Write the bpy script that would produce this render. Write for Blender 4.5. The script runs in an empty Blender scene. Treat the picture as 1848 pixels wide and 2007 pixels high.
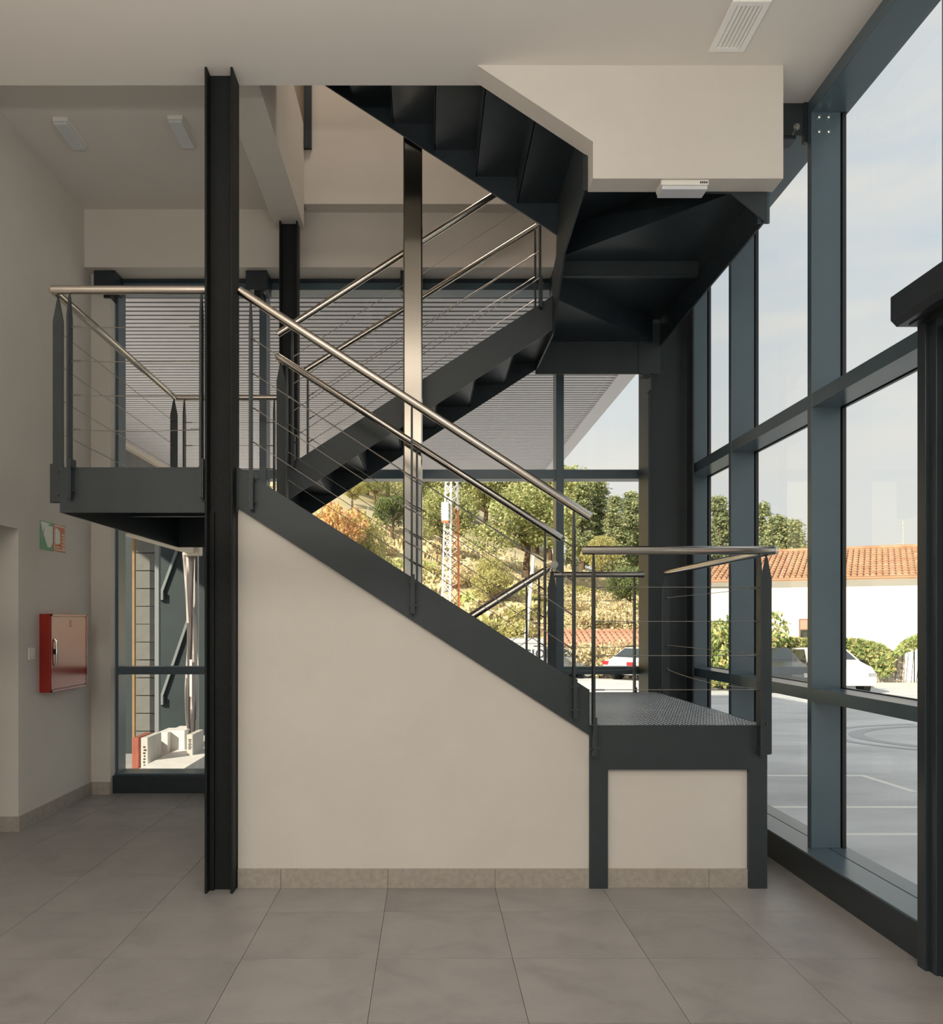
import bpy, bmesh, math, random
import numpy as np
from mathutils import Vector, Matrix, noise

scene = bpy.context.scene
COL = scene.collection
random.seed(7)

# ------------------------------------------------------------------ camera
F, VX, VY, EYE = 1654.0, 840.0, 1218.0, 1.493     # focal length in px, vanishing point, eye height
cam_d = bpy.data.cameras.new('camera')
cam = bpy.data.objects.new('camera', cam_d)
COL.objects.link(cam)
cam.location = (0, 0, EYE)
cam.rotation_euler = (math.pi / 2, 0, 0)
cam_d.sensor_fit = 'HORIZONTAL'
cam_d.sensor_width = 36
cam_d.lens = F / 1848 * 36
cam_d.shift_x = (924 - VX) / 1848
cam_d.shift_y = (VY - 1003.5) / 1848
cam_d.clip_start = 0.05
cam_d.clip_end = 2000
scene.camera = cam

# ------------------------------------------------------------------ world (bright thin cloud)
world = bpy.data.worlds.new('sky')
scene.world = world
world.use_nodes = True
nt = world.node_tree
nt.nodes.clear()
def N(tree, typ, **kw):
    n = tree.nodes.new(typ)
    for k, v in kw.items():
        setattr(n, k, v)
    return n
def L(tree, a, b): tree.links.new(a, b)
def ramp(tree, stops, interp='LINEAR'):
    r = N(tree, 'ShaderNodeValToRGB')
    r.color_ramp.interpolation = interp
    e = r.color_ramp.elements
    while len(e) < len(stops): e.new(0.5)
    for el, (p, c) in zip(e, stops):
        el.position = p
        el.color = (*c, 1) if len(c) == 3 else c
    return r
tc = N(nt, 'ShaderNodeTexCoord')
sep = N(nt, 'ShaderNodeSeparateXYZ')
L(nt, tc.outputs['Generated'], sep.inputs[0])
r1 = ramp(nt, [(0.0, (.84, .83, .78)), (.12, (.80, .82, .80)), (.35, (.64, .73, .80)), (1.0, (.62, .70, .78))])
L(nt, sep.outputs['Z'], r1.inputs[0])
mp = N(nt, 'ShaderNodeMapping')
mp.inputs['Scale'].default_value = (1.0, 1.0, 4.2)
mp.inputs['Rotation'].default_value = (0.1, 0.15, 0.4)
L(nt, tc.outputs['Generated'], mp.inputs[0])
nz = N(nt, 'ShaderNodeTexNoise')
nz.inputs['Scale'].default_value = 2.2
nz.inputs['Detail'].default_value = 7
nz.inputs['Roughness'].default_value = .52
nz.inputs['Distortion'].default_value = .6
L(nt, mp.outputs[0], nz.inputs['Vector'])
r2 = ramp(nt, [(.40, (0, 0, 0)), (.66, (1, 1, 1))])
L(nt, nz.outputs['Fac'], r2.inputs[0])
mixc = N(nt, 'ShaderNodeMixRGB')
L(nt, r2.outputs[0], mixc.inputs[0])
L(nt, r1.outputs[0], mixc.inputs[1])
mixc.inputs[2].default_value = (.86, .84, .79, 1)
bgn = N(nt, 'ShaderNodeBackground')
bgn.inputs['Strength'].default_value = 0.97
L(nt, mixc.outputs[0], bgn.inputs['Color'])
wo = N(nt, 'ShaderNodeOutputWorld')
L(nt, bgn.outputs[0], wo.inputs[0])

# ------------------------------------------------------------------ sun
sun_d = bpy.data.lights.new('sun', 'SUN')
sun_d.energy = 7.0
sun_d.color = (1.0, .90, .72)
sun_d.angle = math.radians(1.0)
sun = bpy.data.objects.new('sun', sun_d)
COL.objects.link(sun)
to_sun = Vector((-.62, -.62, .45))
sun.rotation_euler = to_sun.to_track_quat('Z', 'Y').to_euler()
sun.location = (-20, -20, 30)

vs = scene.view_settings
vs.view_transform = 'Standard'
vs.look = 'None'
vs.exposure = 0.0
vs.gamma = 1.0
vs.use_curve_mapping = False
scene.cycles.use_denoising = True
scene.cycles.max_bounces = 10
scene.cycles.diffuse_bounces = 5
scene.cycles.glossy_bounces = 5
scene.cycles.transparent_max_bounces = 24
scene.cycles.sample_clamp_indirect = 6

# ------------------------------------------------------------------ materials
M = {}
def mat(name, col=(.5, .5, .5), rough=.5, metal=0.0, spec=.5, noise_amt=0.0, noise_scale=5.0, bump=0.0, bump_scale=60.0, col2=None, stretch=(1, 1, 1), coat=0.0):
    m = bpy.data.materials.new(name)
    m.use_nodes = True
    t = m.node_tree
    b = t.nodes['Principled BSDF']
    b.inputs['Base Color'].default_value = (*col, 1)
    b.inputs['Roughness'].default_value = rough
    b.inputs['Metallic'].default_value = metal
    b.inputs['Specular IOR Level'].default_value = spec
    b.inputs['Coat Weight'].default_value = coat
    if noise_amt or col2 or bump:
        tco = N(t, 'ShaderNodeTexCoord')
        mpn = N(t, 'ShaderNodeMapping')
        mpn.inputs['Scale'].default_value = stretch
        L(t, tco.outputs['Object'], mpn.inputs[0])
    if noise_amt or col2:
        n = N(t, 'ShaderNodeTexNoise')
        n.inputs['Scale'].default_value = noise_scale
        n.inputs['Detail'].default_value = 6
        n.inputs['Roughness'].default_value = .6
        L(t, mpn.outputs[0], n.inputs['Vector'])
        lo = tuple(c * (1 - noise_amt) for c in col)
        hi = tuple(min(1, c * (1 + noise_amt)) for c in col) if col2 is None else col2
        r = ramp(t, [(.3, lo), (.7, hi)])
        L(t, n.outputs['Fac'], r.inputs[0])
        L(t, r.outputs[0], b.inputs['Base Color'])
    if bump:
        n2 = N(t, 'ShaderNodeTexNoise')
        n2.inputs['Scale'].default_value = bump_scale
        n2.inputs['Detail'].default_value = 3
        L(t, mpn.outputs[0], n2.inputs['Vector'])
        bp = N(t, 'ShaderNodeBump')
        bp.inputs['Strength'].default_value = bump
        bp.inputs['Distance'].default_value = .01
        L(t, n2.outputs['Fac'], bp.inputs['Height'])
        L(t, bp.outputs[0], b.inputs['Normal'])
    M[name] = m
    return m

mat('plaster', (.70, .655, .595), .85, spec=.2, noise_amt=.03, noise_scale=2.5, bump=.06, bump_scale=180)
mat('ceiling_paint', (.76, .72, .67), .9, spec=.15, noise_amt=.02, noise_scale=1.5)
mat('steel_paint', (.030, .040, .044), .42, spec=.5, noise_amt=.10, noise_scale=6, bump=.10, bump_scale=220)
mat('steel_column', (.010, .012, .012), .55, spec=.25, noise_amt=.15, noise_scale=6, bump=.25, bump_scale=140)
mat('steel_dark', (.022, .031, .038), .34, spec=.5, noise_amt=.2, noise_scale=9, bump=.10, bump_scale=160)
mat('aluminium_paint', (.085, .125, .150), .28, spec=.5, noise_amt=.05, noise_scale=3, bump=.03, bump_scale=300)
mat('aluminium_dark', (.024, .033, .041), .34, spec=.5, noise_amt=.05, noise_scale=3)
mat('stainless', (.66, .60, .53), .17, metal=1, noise_amt=.05, noise_scale=4)
mat('stainless_mirror', (.50, .46, .40), .12, metal=1)
mat('wire_steel', (.42, .39, .36), .35, metal=1)
mat('galvanised', (.55, .54, .50), .38, metal=1, noise_amt=.2, noise_scale=40)
mat('bolt_steel', (.10, .10, .10), .4, metal=.8)
mat('skirting', (.40, .36, .31), .6, spec=.3, noise_amt=.14, noise_scale=30)
mat('grout', (.20, .185, .165), .9)
mat('red_gloss', (.33, .022, .012), .20, spec=.6, noise_amt=.03)
mat('chrome', (.75, .75, .75), .12, metal=1)
mat('black_plastic', (.01, .01, .01), .4)
mat('white_plastic', (.84, .81, .75), .45)
mat('diffuser', (.70, .71, .74), .35)
mat('vent_white', (.90, .89, .86), .45)
mat('vent_dark', (.10, .10, .10), .8)
mat('sign_green', (.10, .34, .22), .12, spec=.7)
mat('sign_red', (.62, .10, .07), .12, spec=.7)
mat('sign_white', (.82, .84, .80), .12, spec=.7)
mat('blind', (.40, .36, .29), .8)
mat('frosted', (.62, .55, .56), .55, noise_amt=.05)
mat('sticker', (.80, .72, .74), .5)

def floor_mat(name, base, var):
    m = bpy.data.materials.new(name); m.use_nodes = True
    t = m.node_tree; b = t.nodes['Principled BSDF']
    tco = N(t, 'ShaderNodeTexCoord'); oi = N(t, 'ShaderNodeObjectInfo')
    add = N(t, 'ShaderNodeVectorMath', operation='ADD')
    sc = N(t, 'ShaderNodeVectorMath', operation='SCALE'); sc.inputs['Scale'].default_value = 37
    cmb = N(t, 'ShaderNodeCombineXYZ')
    L(t, oi.outputs['Random'], cmb.inputs[0]); L(t, oi.outputs['Random'], cmb.inputs[1])
    L(t, cmb.outputs[0], sc.inputs[0])
    L(t, tco.outputs['Object'], add.inputs[0]); L(t, sc.outputs[0], add.inputs[1])
    n = N(t, 'ShaderNodeTexNoise'); n.inputs['Scale'].default_value = 3.2; n.inputs['Detail'].default_value = 8; n.inputs['Roughness'].default_value = .62
    n.inputs['Distortion'].default_value = .5
    L(t, add.outputs[0], n.inputs['Vector'])
    r = ramp(t, [(.25, tuple(c * (1 - var) for c in base)), (.5, base), (.75, tuple(c * (1 + var * .7) for c in base))])
    L(t, n.outputs['Fac'], r.inputs[0])
    hs = N(t, 'ShaderNodeHueSaturation')
    mr = N(t, 'ShaderNodeMapRange'); mr.inputs['To Min'].default_value = .94; mr.inputs['To Max'].default_value = 1.06
    L(t, oi.outputs['Random'], mr.inputs[0]); L(t, mr.outputs[0], hs.inputs['Value'])
    L(t, r.outputs[0], hs.inputs['Color']); L(t, hs.outputs[0], b.inputs['Base Color'])
    b.inputs['Roughness'].default_value = .42
    b.inputs['Specular IOR Level'].default_value = .45
    n2 = N(t, 'ShaderNodeTexNoise'); n2.inputs['Scale'].default_value = 90
    L(t, add.outputs[0], n2.inputs['Vector'])
    bp = N(t, 'ShaderNodeBump'); bp.inputs['Strength'].default_value = .04; bp.inputs['Distance'].default_value = .01
    L(t, n2.outputs['Fac'], bp.inputs['Height']); L(t, bp.outputs[0], b.inputs['Normal'])
    M[name] = m
floor_mat('floor_tile', (.325, .31, .295), .20)

def glass_mat(name, tint, ior=1.35, rough=0.0):
    m = bpy.data.materials.new(name); m.use_nodes = True
    t = m.node_tree; t.nodes.clear()
    fr = N(t, 'ShaderNodeFresnel'); fr.inputs['IOR'].default_value = ior
    tr = N(t, 'ShaderNodeBsdfTransparent'); tr.inputs[0].default_value = (*tint, 1)
    gl = N(t, 'ShaderNodeBsdfGlossy'); gl.inputs['Roughness'].default_value = rough
    mx = N(t, 'ShaderNodeMixShader'); o = N(t, 'ShaderNodeOutputMaterial')
    ge = N(t, 'ShaderNodeNewGeometry'); inv = N(t, 'ShaderNodeMath', operation='SUBTRACT'); inv.inputs[0].default_value = 1.0
    L(t, ge.outputs['Backfacing'], inv.inputs[1])
    mu = N(t, 'ShaderNodeMath', operation='MULTIPLY'); L(t, fr.outputs[0], mu.inputs[0]); L(t, inv.outputs[0], mu.inputs[1])
    L(t, mu.outputs[0], mx.inputs[0]); L(t, tr.outputs[0], mx.inputs[1]); L(t, gl.outputs[0], mx.inputs[2]); L(t, mx.outputs[0], o.inputs[0])
    M[name] = m
glass_mat('glass', (.985, .99, .985), 1.30)

def leaf_mat(name, cols, rough=.7, sub=.25):
    m = bpy.data.materials.new(name); m.use_nodes = True
    t = m.node_tree; b = t.nodes['Principled BSDF']
    g = N(t, 'ShaderNodeNewGeometry')
    r = ramp(t, [(i / max(1, len(cols) - 1), c) for i, c in enumerate(cols)])
    L(t, g.outputs['Random Per Island'], r.inputs[0])
    L(t, r.outputs[0], b.inputs['Base Color'])
    b.inputs['Roughness'].default_value = rough
    b.inputs['Specular IOR Level'].default_value = .2
    tl = N(t, 'ShaderNodeBsdfTranslucent'); L(t, r.outputs[0], tl.inputs[0])
    mx = N(t, 'ShaderNodeMixShader'); mx.inputs[0].default_value = sub
    o = t.nodes['Material Output']
    L(t, b.outputs[0], mx.inputs[1]); L(t, tl.outputs[0], mx.inputs[2]); L(t, mx.outputs[0], o.inputs[0])
    M[name] = m

# ------------------------------------------------------------------ mesh helpers
ORG = {}      # object name -> world position of its origin
def org(o): return ORG.get(o.name, Vector((0, 0, 0))) if o is not None else Vector((0, 0, 0))

class MB:
    def __init__(s): s.v = []; s.f = []; s.smooth = False
    def quad(s, a, b, c, d):
        i = len(s.v); s.v += [Vector(a), Vector(b), Vector(c), Vector(d)]; s.f.append((i, i + 1, i + 2, i + 3)); return s
    def box(s, x0, x1, y0, y1, z0, z1):
        i = len(s.v)
        s.v += [Vector(p) for p in ((x0, y0, z0), (x1, y0, z0), (x1, y1, z0), (x0, y1, z0), (x0, y0, z1), (x1, y0, z1), (x1, y1, z1), (x0, y1, z1))]
        s.f += [(i, i + 3, i + 2, i + 1), (i + 4, i + 5, i + 6, i + 7), (i, i + 1, i + 5, i + 4), (i + 1, i + 2, i + 6, i + 5), (i + 2, i + 3, i + 7, i + 6), (i + 3, i, i + 4, i + 7)]
        return s
    def prism(s, pts, axis, a0, a1):
        """polygon pts in the plane normal to axis, extruded from a0 to a1"""
        def P(p, a):
            return Vector((a, p[0], p[1])) if axis == 'x' else Vector((p[0], a, p[1])) if axis == 'y' else Vector((p[0], p[1], a))
        n = len(pts); i = len(s.v)
        s.v += [P(p, a0) for p in pts] + [P(p, a1) for p in pts]
        s.f.append(tuple(i + k for k in range(n))[::-1]); s.f.append(tuple(i + n + k for k in range(n)))
        for k in range(n):
            k2 = (k + 1) % n
            s.f.append((i + k, i + k2, i + n + k2, i + n + k))
        return s
    def tube(s, path, r, seg=12, caps=True):
        path = [Vector(p) for p in path]; rings = []
        prev = None
        for k, p in enumerate(path):
            d = (path[min(k + 1, len(path) - 1)] - path[max(k - 1, 0)]).normalized()
            if prev is None:
                up = Vector((0, 0, 1)) if abs(d.z) < .9 else Vector((1, 0, 0))
                u = d.cross(up).normalized()
            else:
                u = (prev - d * prev.dot(d)).normalized()
            prev = u
            w = d.cross(u)
            rr = r[k] if isinstance(r, (list, tuple)) else r
            i = len(s.v)
            s.v += [p + (u * math.cos(2 * math.pi * q / seg) + w * math.sin(2 * math.pi * q / seg)) * rr for q in range(seg)]
            rings.append(i)
        for a, b in zip(rings, rings[1:]):
            for q in range(seg):
                q2 = (q + 1) % seg
                s.f.append((a + q, a + q2, b + q2, b + q))
        if caps:
            s.f.append(tuple(rings[0] + q for q in range(seg))[::-1]); s.f.append(tuple(rings[-1] + q for q in range(seg)))
        return s
    def bar(s, a, b, w, h):
        """square bar between two points"""
        a, b = Vector(a), Vector(b); d = (b - a).normalized()
        up = Vector((0, 0, 1)) if abs(d.z) < .95 else Vector((0, 1, 0))
        u = d.cross(up).normalized() * w / 2; v = u.cross(d).normalized() * h / 2
        i = len(s.v)
        for p in (a, b): s.v += [p - u - v, p + u - v, p + u + v, p - u + v]
        s.f += [(i + 3, i + 2, i + 1, i), (i + 4, i + 5, i + 6, i + 7)] + [(i + k, i + (k + 1) % 4, i + 4 + (k + 1) % 4, i + 4 + k) for k in range(4)]
        return s
    def ball(s, c, r, seg=12, rings=8, scale=(1, 1, 1)):
        c = Vector(c); i = len(s.v)
        s.v.append(c + Vector((0, 0, r * scale[2])))
        for a in range(1, rings):
            th = math.pi * a / rings
            for q in range(seg):
                ph = 2 * math.pi * q / seg
                s.v.append(c + Vector((r * scale[0] * math.sin(th) * math.cos(ph), r * scale[1] * math.sin(th) * math.sin(ph), r * scale[2] * math.cos(th))))
        s.v.append(c - Vector((0, 0, r * scale[2])))
        last = len(s.v) - 1
        for q in range(seg): s.f.append((i, i + 1 + q, i + 1 + (q + 1) % seg))
        for a in range(rings - 2):
            o1 = i + 1 + a * seg; o2 = o1 + seg
            for q in range(seg): s.f.append((o1 + q, o2 + q, o2 + (q + 1) % seg, o1 + (q + 1) % seg))
        o1 = i + 1 + (rings - 2) * seg
        for q in range(seg): s.f.append((last, o1 + (q + 1) % seg, o1 + q))
        return s
    def build(s, name, material, parent=None, smooth=False, bevel=0.0, origin=None):
        o0 = Vector(origin) if origin is not None else org(parent)
        me = bpy.data.meshes.new(name)
        me.from_pydata([tuple(v - o0) for v in s.v], [], s.f)
        bm = bmesh.new(); bm.from_mesh(me); bmesh.ops.recalc_face_normals(bm, faces=bm.faces); bm.to_mesh(me); bm.free()
        me.materials.append(M[material] if isinstance(material, str) else material)
        if smooth:
            me.polygons.foreach_set('use_smooth', [True] * len(me.polygons))
            try: me.set_sharp_from_angle(angle=math.radians(40))
            except Exception: pass
        ob = bpy.data.objects.new(name, me); COL.objects.link(ob)
        if parent is not None:
            ob.parent = parent
            ob.location = o0 - org(parent)
        else:
            ob.location = o0
        ORG[ob.name] = o0.copy()
        if bevel:
            md = ob.modifiers.new('edge', 'BEVEL'); md.width = bevel; md.segments = 2; md.limit_method = 'ANGLE'; md.angle_limit = math.radians(40)
        return ob

def tag(o, label=None, cat=None, group=None, kind=None):
    if label: o['label'] = label
    if cat: o['category'] = cat
    if group: o['group'] = group
    if kind: o['kind'] = kind
    return o
def thing(name, loc, label, cat, group=None):
    o = bpy.data.objects.new(name, None); COL.objects.link(o)
    o.location = loc; o.empty_display_size = .1
    ORG[o.name] = Vector(loc)
    return tag(o, label, cat, group)
def struct(name, mb, material, **k):
    return tag(mb.build(name, material, **k), kind='structure')
def struct_root(name, loc=(0, 0, 0)):
    o = bpy.data.objects.new(name, None); COL.objects.link(o); o.location = loc; ORG[o.name] = Vector(loc)
    return tag(o, kind='structure')
def piece(src, loc, parent, rot=None, scale=None):
    """another piece sharing src's mesh; loc is the world position of its origin"""
    o = src.copy(); COL.objects.link(o); o.parent = parent
    o.location = Vector(loc) - org(parent)
    if rot is not None: o.rotation_euler = rot
    if scale is not None: o.scale = scale
    ORG[o.name] = Vector(loc)
    return o
def at(x, y, Y):
    """photo pixel seen at depth Y -> point of the place"""
    return Vector(((x - VX) * Y / F, Y, EYE - (y - VY) * Y / F))
# ================================================================== ROOM SHELL
XL, XR = -2.913, 2.155            # left wall face, inner face of the glazed facade's base
ZC, ZU = 4.533, 5.595             # lower ceiling, upper floor level
YB = -6.0                         # wall behind the viewer

# ---- floor: slab + tiles
fl = struct('floor', MB().box(XL - .8, 2.45, YB - .2, 7.6, -.30, -.006), 'grout')
T = .6; gx0, gy0 = .372 - 6 * .6, 4.34 - 7 * .6
tile_mb = MB(); g = .0012
tile_mb.prism([(g, g), (T - g, g), (T - g, T - g), (g, T - g)], 'z', -.010, 0.0)
tile_src = None
for i in range(0, 10):
    for j in range(0, 12):
        x, y = gx0 + i * T, gy0 + j * T
        if y > 7.5 or x > 2.2: continue
        if tile_src is None:
            tile_src = tile_mb.build('tile', 'floor_tile', None)
            tile_src.parent = fl; o = tile_src; o.location = Vector((x, y, 0))
        else:
            o = piece(tile_src, (x, y, 0), fl)
# floor finish further behind the viewer (out of the photo)
MB().box(XL - .8, 2.2, YB, gy0, -.010, 0).build('floor_finish', 'floor_tile', fl)

# ---- left wall with a doorway nearer to the viewer
DY0, DY1, DZ = 4.9, 5.993, 2.15
wl = MB()
wl.box(XL - .25, XL, DY1, 7.284, 0, 4.98).box(XL - .25, XL, DY0, DY1, DZ, 4.98).box(XL - .25, XL, YB, DY0, 0, 4.98)
wall_left = struct('wall_left', wl, 'plaster')
struct('wall_recess', MB().box(XL - .55, XL - .25, DY1, DY1 + .12, 0, DZ + .1).box(XL - .75, XL - .55, DY0 - .3, DY1 + .12, 0, DZ + .1).box(XL - .55, XL - .25, DY0 - .3, DY1 + .12, DZ, DZ + .1).box(XL - .55, XL - .25, DY0 - .3, DY0 - .15, 0, DZ), 'plaster')
# pier beside the rear glazing
struct('wall_pier', MB().box(XL - .25, -2.745, 7.284, 7.62, 0, 4.49), 'plaster')
# header band over the rear glazing, upper storey wall
struct('wall_rear', MB().box(XL - .25, 2.42, 7.14, 7.62, 4.49, 4.999), 'plaster')
struct('wall_upper', MB().box(-1.031, 2.45, 6.99, 7.30, 4.951, 8.1).box(XL - .25, -1.9, 6.99, 7.30, 5.0, 8.1).box(-1.9, -1.031, 6.99, 7.3, 5.0, 5.40).box(-1.9, -1.031, 6.99, 7.3, 7.3, 8.1), 'plaster')
struct('wall_side', MB().box(2.222, 2.42, YB, 7.62, 4.60, 8.1).box(XL - .25, XL, YB, 6.99, 4.98, 8.1), 'plaster')
struct('wall_back', MB().box(XL - .25, 2.45, YB - .25, YB, 4.45, 8.1).box(XL - .25, XL + .3, YB - .25, YB, 0, 4.45).box(XL + .3, 2.45, YB - .25, YB, 0, .3), 'plaster')
struct('roof', MB().box(XL - .6, 2.75, YB - .6, 7.9, 8.1, 8.8), 'ceiling_paint')
# ceilings
struct('ceiling', MB().box(XL, 2.24, YB, 4.786, ZC, ZU).box(1.938, 2.24, 4.786, 4.95, ZC, ZU), 'ceiling_paint')
struct('ceiling_left', MB().box(XL, -1.27, 4.786, 6.93, 4.98, ZU).box(XL, -1.27, 6.93, 7.14, 4.98, 4.999), 'ceiling_paint')
struct('trim_beam', MB().box(-1.27, -1.031, 4.786, 6.985, 4.755, ZU), 'plaster')
# white parapet panel of the upper flight
par = [(.265, ZC + .3), (.265, ZC), (.898, 4.115), (.898, 3.914), (1.938, 3.914), (1.938, ZC + .3)]
struct('wall_parapet', MB().prism(par, 'y', 4.612, 4.757), 'plaster')

# ---- wall below the stair
sw = [(-1.07, 0), (.899, 0), (.899, .86), (-1.07, 2.14)]
struct('wall_stair', MB().prism(sw, 'y', 4.735, 4.86), 'plaster')
struct('wall_landing', MB().box(.99, 1.80, 4.745, 4.86, 0, .69), 'plaster')

# ---- baseboards, piece by piece
bb = struct_root('baseboard_stair', (0, 4.722, 0))
xs = [-1.07, (550 - VX) * 4.722 / F, (760 - VX) * 4.722 / F, (970 - VX) * 4.722 / F, .899]
for a, b in zip(xs, xs[1:]):
    MB().box(a + .001, b - .001, 4.722, 4.735, 0, .108).build('skirting_tile', 'skirting', bb, bevel=.001)
xs = [1.002, (1390 - VX) * 4.722 / F, 1.789]
for a, b in zip(xs, xs[1:]):
    MB().box(a + .001, b - .001, 4.728, 4.745, 0, .105).build('skirting_tile', 'skirting', bb, bevel=.001)
bl = struct_root('baseboard_left', (XL, 6, 0))
ys = [DY1, 6.35, 6.95, 7.284]
for a, b in zip(ys, ys[1:]):
    MB().box(XL, XL + .012, a + .001, b - .001, 0, .108).build('skirting_tile', 'skirting', bl, bevel=.001)
MB().box(XL + .012, -2.745, 7.272, 7.284, 0, .108).build('skirting_tile', 'skirting', bl, bevel=.001)
MB().box(XL - .25, XL + .012, DY1 - .012, DY1, 0, .108).build('skirting_tile', 'skirting', bl, bevel=.001)
for a, b in zip([2.5, 3.1, 3.7, 4.3], [3.1, 3.7, 4.3, 4.9]):
    MB().box(XL, XL + .012, a + .001, b - .001, 0, .108).build('skirting_tile', 'skirting', bl, bevel=.001)

# ================================================================== GLAZING
AL = 'aluminium_paint'
MI, MO = 2.222, 2.400             # mullion inner / outer X on the right facade
# ---- right facade
w1 = struct_root('window_1', (MI, 5.0, 0))
base_mb = MB().box(XR, 2.44, 3.658, 7.42, 0, .165)
base_mb.build('sill_base', 'aluminium_dark', w1, bevel=.003)
MB().box(XR - .004, MI + .10, 3.658, 7.42, .165, .176).build('sill_cap', AL, w1, bevel=.002)
MB().box(MI + .106, 2.44, 3.658, 7.42, .165, .176).build('sill_cap', AL, w1, bevel=.002)
mull_y = [4.90, 6.20, 7.243]
for i, y in enumerate(mull_y):
    MB().box(MI, MO - .008, y, y + .052, .176, 4.45).build('mullion', AL, w1, bevel=.002)
    MB().box(MO, MO + .022, y - .006, y + .058, .176, 4.45).build('gasket', 'black_plastic', w1)
MB().box(MI, MO, 3.600, 3.655, 2.9, 4.45).build('mullion', AL, w1, bevel=.002)
edges = [(3.658, 4.90), (4.952, 6.20), (6.252, 7.243)]
TR = [(1.034, 1.105), (2.737, 2.817)]
for a, b in edges:
    for z0, z1 in TR:
        MB().box(MI + .002, MO - .01, a, b, z0, z1).build('transom', AL, w1, bevel=.002)
        MB().box(MO, MO + .02, a, b, z0 - .005, z1 + .005).build('gasket', 'black_plastic', w1)
    for z0, z1 in [(.176, 1.034), (1.105, 2.737), (2.817, 4.45)]:
        MB().box(MO - .002, MO + .010, a - .004, b + .004, z0 - .004, z1 + .004).build('pane', 'glass', w1)
MB().box(MI, 2.44, YB, 7.42, 4.45, 4.62).build('head_beam', AL, w1, bevel=.003)
# over the door and towards the viewer
MB().box(MO - .002, MO + .010, YB, 3.60, 2.95, 4.45).build('pane', 'glass', w1)
for y in (2.3, 1.0, -.3, -1.6, -2.9, -4.2, -5.5):
    z0 = 2.95 if y > 2 else .176
    MB().box(MI, MO - .008, y, y + .052, z0, 4.45).build('mullion', AL, w1, bevel=.002)
MB().box(MO - .002, MO + .010, YB, 1.0, .176, 2.95).build('pane', 'glass', w1)
MB().box(XR, 2.44, YB, 1.0, 0, .165).build('sill_base', AL, w1)
for z0, z1 in TR:
    MB().box(MI + .002, MO - .01, YB, 1.0, z0, z1).build('transom', AL, w1)
# bolts at the mullion head
def bolt_x(p, r, l, parent, name='bolt', m='chrome', ax='x'):
    p = Vector(p); d = Vector((-1, 0, 0)) if ax == 'x' else Vector((0, -1, 0))
    mb = MB().tube([p, p + d * l * .45], r * 1.25, 12).tube([p + d * l * .4, p + d * l], r * .8, 6)
    return mb.build(name, m, parent, smooth=True)
for dx in (.045, .10):
    for z in (4.42, 4.335):
        bolt_x((MI + dx, 4.90, z), .008, .016, w1, ax='y')
# steel angle that ties the facade to the slab edge
br = thing('steel_bracket', (2.15, 4.96, 4.36), 'dark steel tie plate with a bolt beside the white parapet panel', 'bracket')
MB().box(2.0, 2.20, 4.95, 4.962, 4.345, ZC).build('plate', 'steel_paint', br)
MB().box(2.0, 2.16, 4.962, 5.06, 4.33, 4.345).build('flange', 'steel_dark', br)
MB().box(2.198, 2.222, 4.94, 4.975, 4.30, ZC).build('packer', 'steel_dark', br)
MB().tube([(2.155, 4.95, 4.39), (2.155, 4.942, 4.39)], .020, 14).tube([(2.155, 4.943, 4.39), (2.155, 4.925, 4.39)], .011, 6).tube([(2.150, 4.94, 4.38), (2.115, 4.90, 4.32)], .005, 8).build('bolt', 'galvanised', br, smooth=True)

# ---- door assembly on the right
d1 = struct_root('door_1', (2.12, 3.6, 0))
MB().box(2.118, 2.30, 3.60, 3.66, 0, 2.78).build('jamb', 'aluminium_dark', d1, bevel=.003)
MB().box(2.135, 2.30, 3.55, 3.60, 0, 2.78).build('jamb', 'aluminium_dark', d1, bevel=.003)
hd = [(2.0, 2.795), (2.0, 2.897), (2.30, 2.897), (2.30, 2.768), (2.026, 2.768)]
MB().prism(hd, 'y', 1.0, 3.656).build('header', 'aluminium_dark', d1, bevel=.002)
MB().box(2.06, 2.10, 1.0, 3.62, 2.762, 2.770).build('track', 'black_plastic', d1)
leaf = MB().box(2.16, 2.20, 3.47, 3.55, .02, 2.74).box(2.16, 2.20, 2.40, 2.46, .02, 2.74).box(2.16, 2.20, 2.46, 3.47, .02, .11).box(2.16, 2.20, 2.46, 3.47, 2.66, 2.74).build('door_leaf', 'aluminium_dark', d1, bevel=.003)
MB().box(2.175, 2.187, 2.46, 3.47, .11, 2.66).build('pane', 'frosted', leaf)
MB().box(2.165, 2.174, 3.30, 3.462, 1.93, 2.06).build('sticker', 'sticker', leaf, bevel=.004)
leaf2 = MB().box(2.16, 2.20, 2.30, 2.38, .02, 2.74).box(2.16, 2.20, 1.05, 1.12, .02, 2.74).box(2.16, 2.20, 1.12, 2.30, .02, .11).box(2.16, 2.20, 1.12, 2.30, 2.66, 2.74).build('door_leaf', 'aluminium_dark', d1, bevel=.003)
MB().box(2.175, 2.187, 1.12, 2.30, .11, 2.66).build('pane', 'glass', leaf2)
MB().box(2.155, 2.30, .95, 3.66, 0, .012).build('threshold', 'aluminium_dark', d1)

# ---- unseen glazed front behind the viewer, added to let daylight and sun in
w4 = struct_root('added_window', (0, YB, 0))
for k in range(5):
    x = XL + .3 + k * 1.28
    MB().box(x - .03, x + .03, YB - .18, YB - .05, .3, 4.45).build('mullion', AL, w4)
MB().box(XL + .3, 2.4, YB - .10, YB - .09, .3, 4.45).build('pane', 'glass', w4)
MB().box(XL + .3, 2.4, YB - .18, YB - .05, 2.737, 2.817).build('transom', AL, w4)

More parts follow.
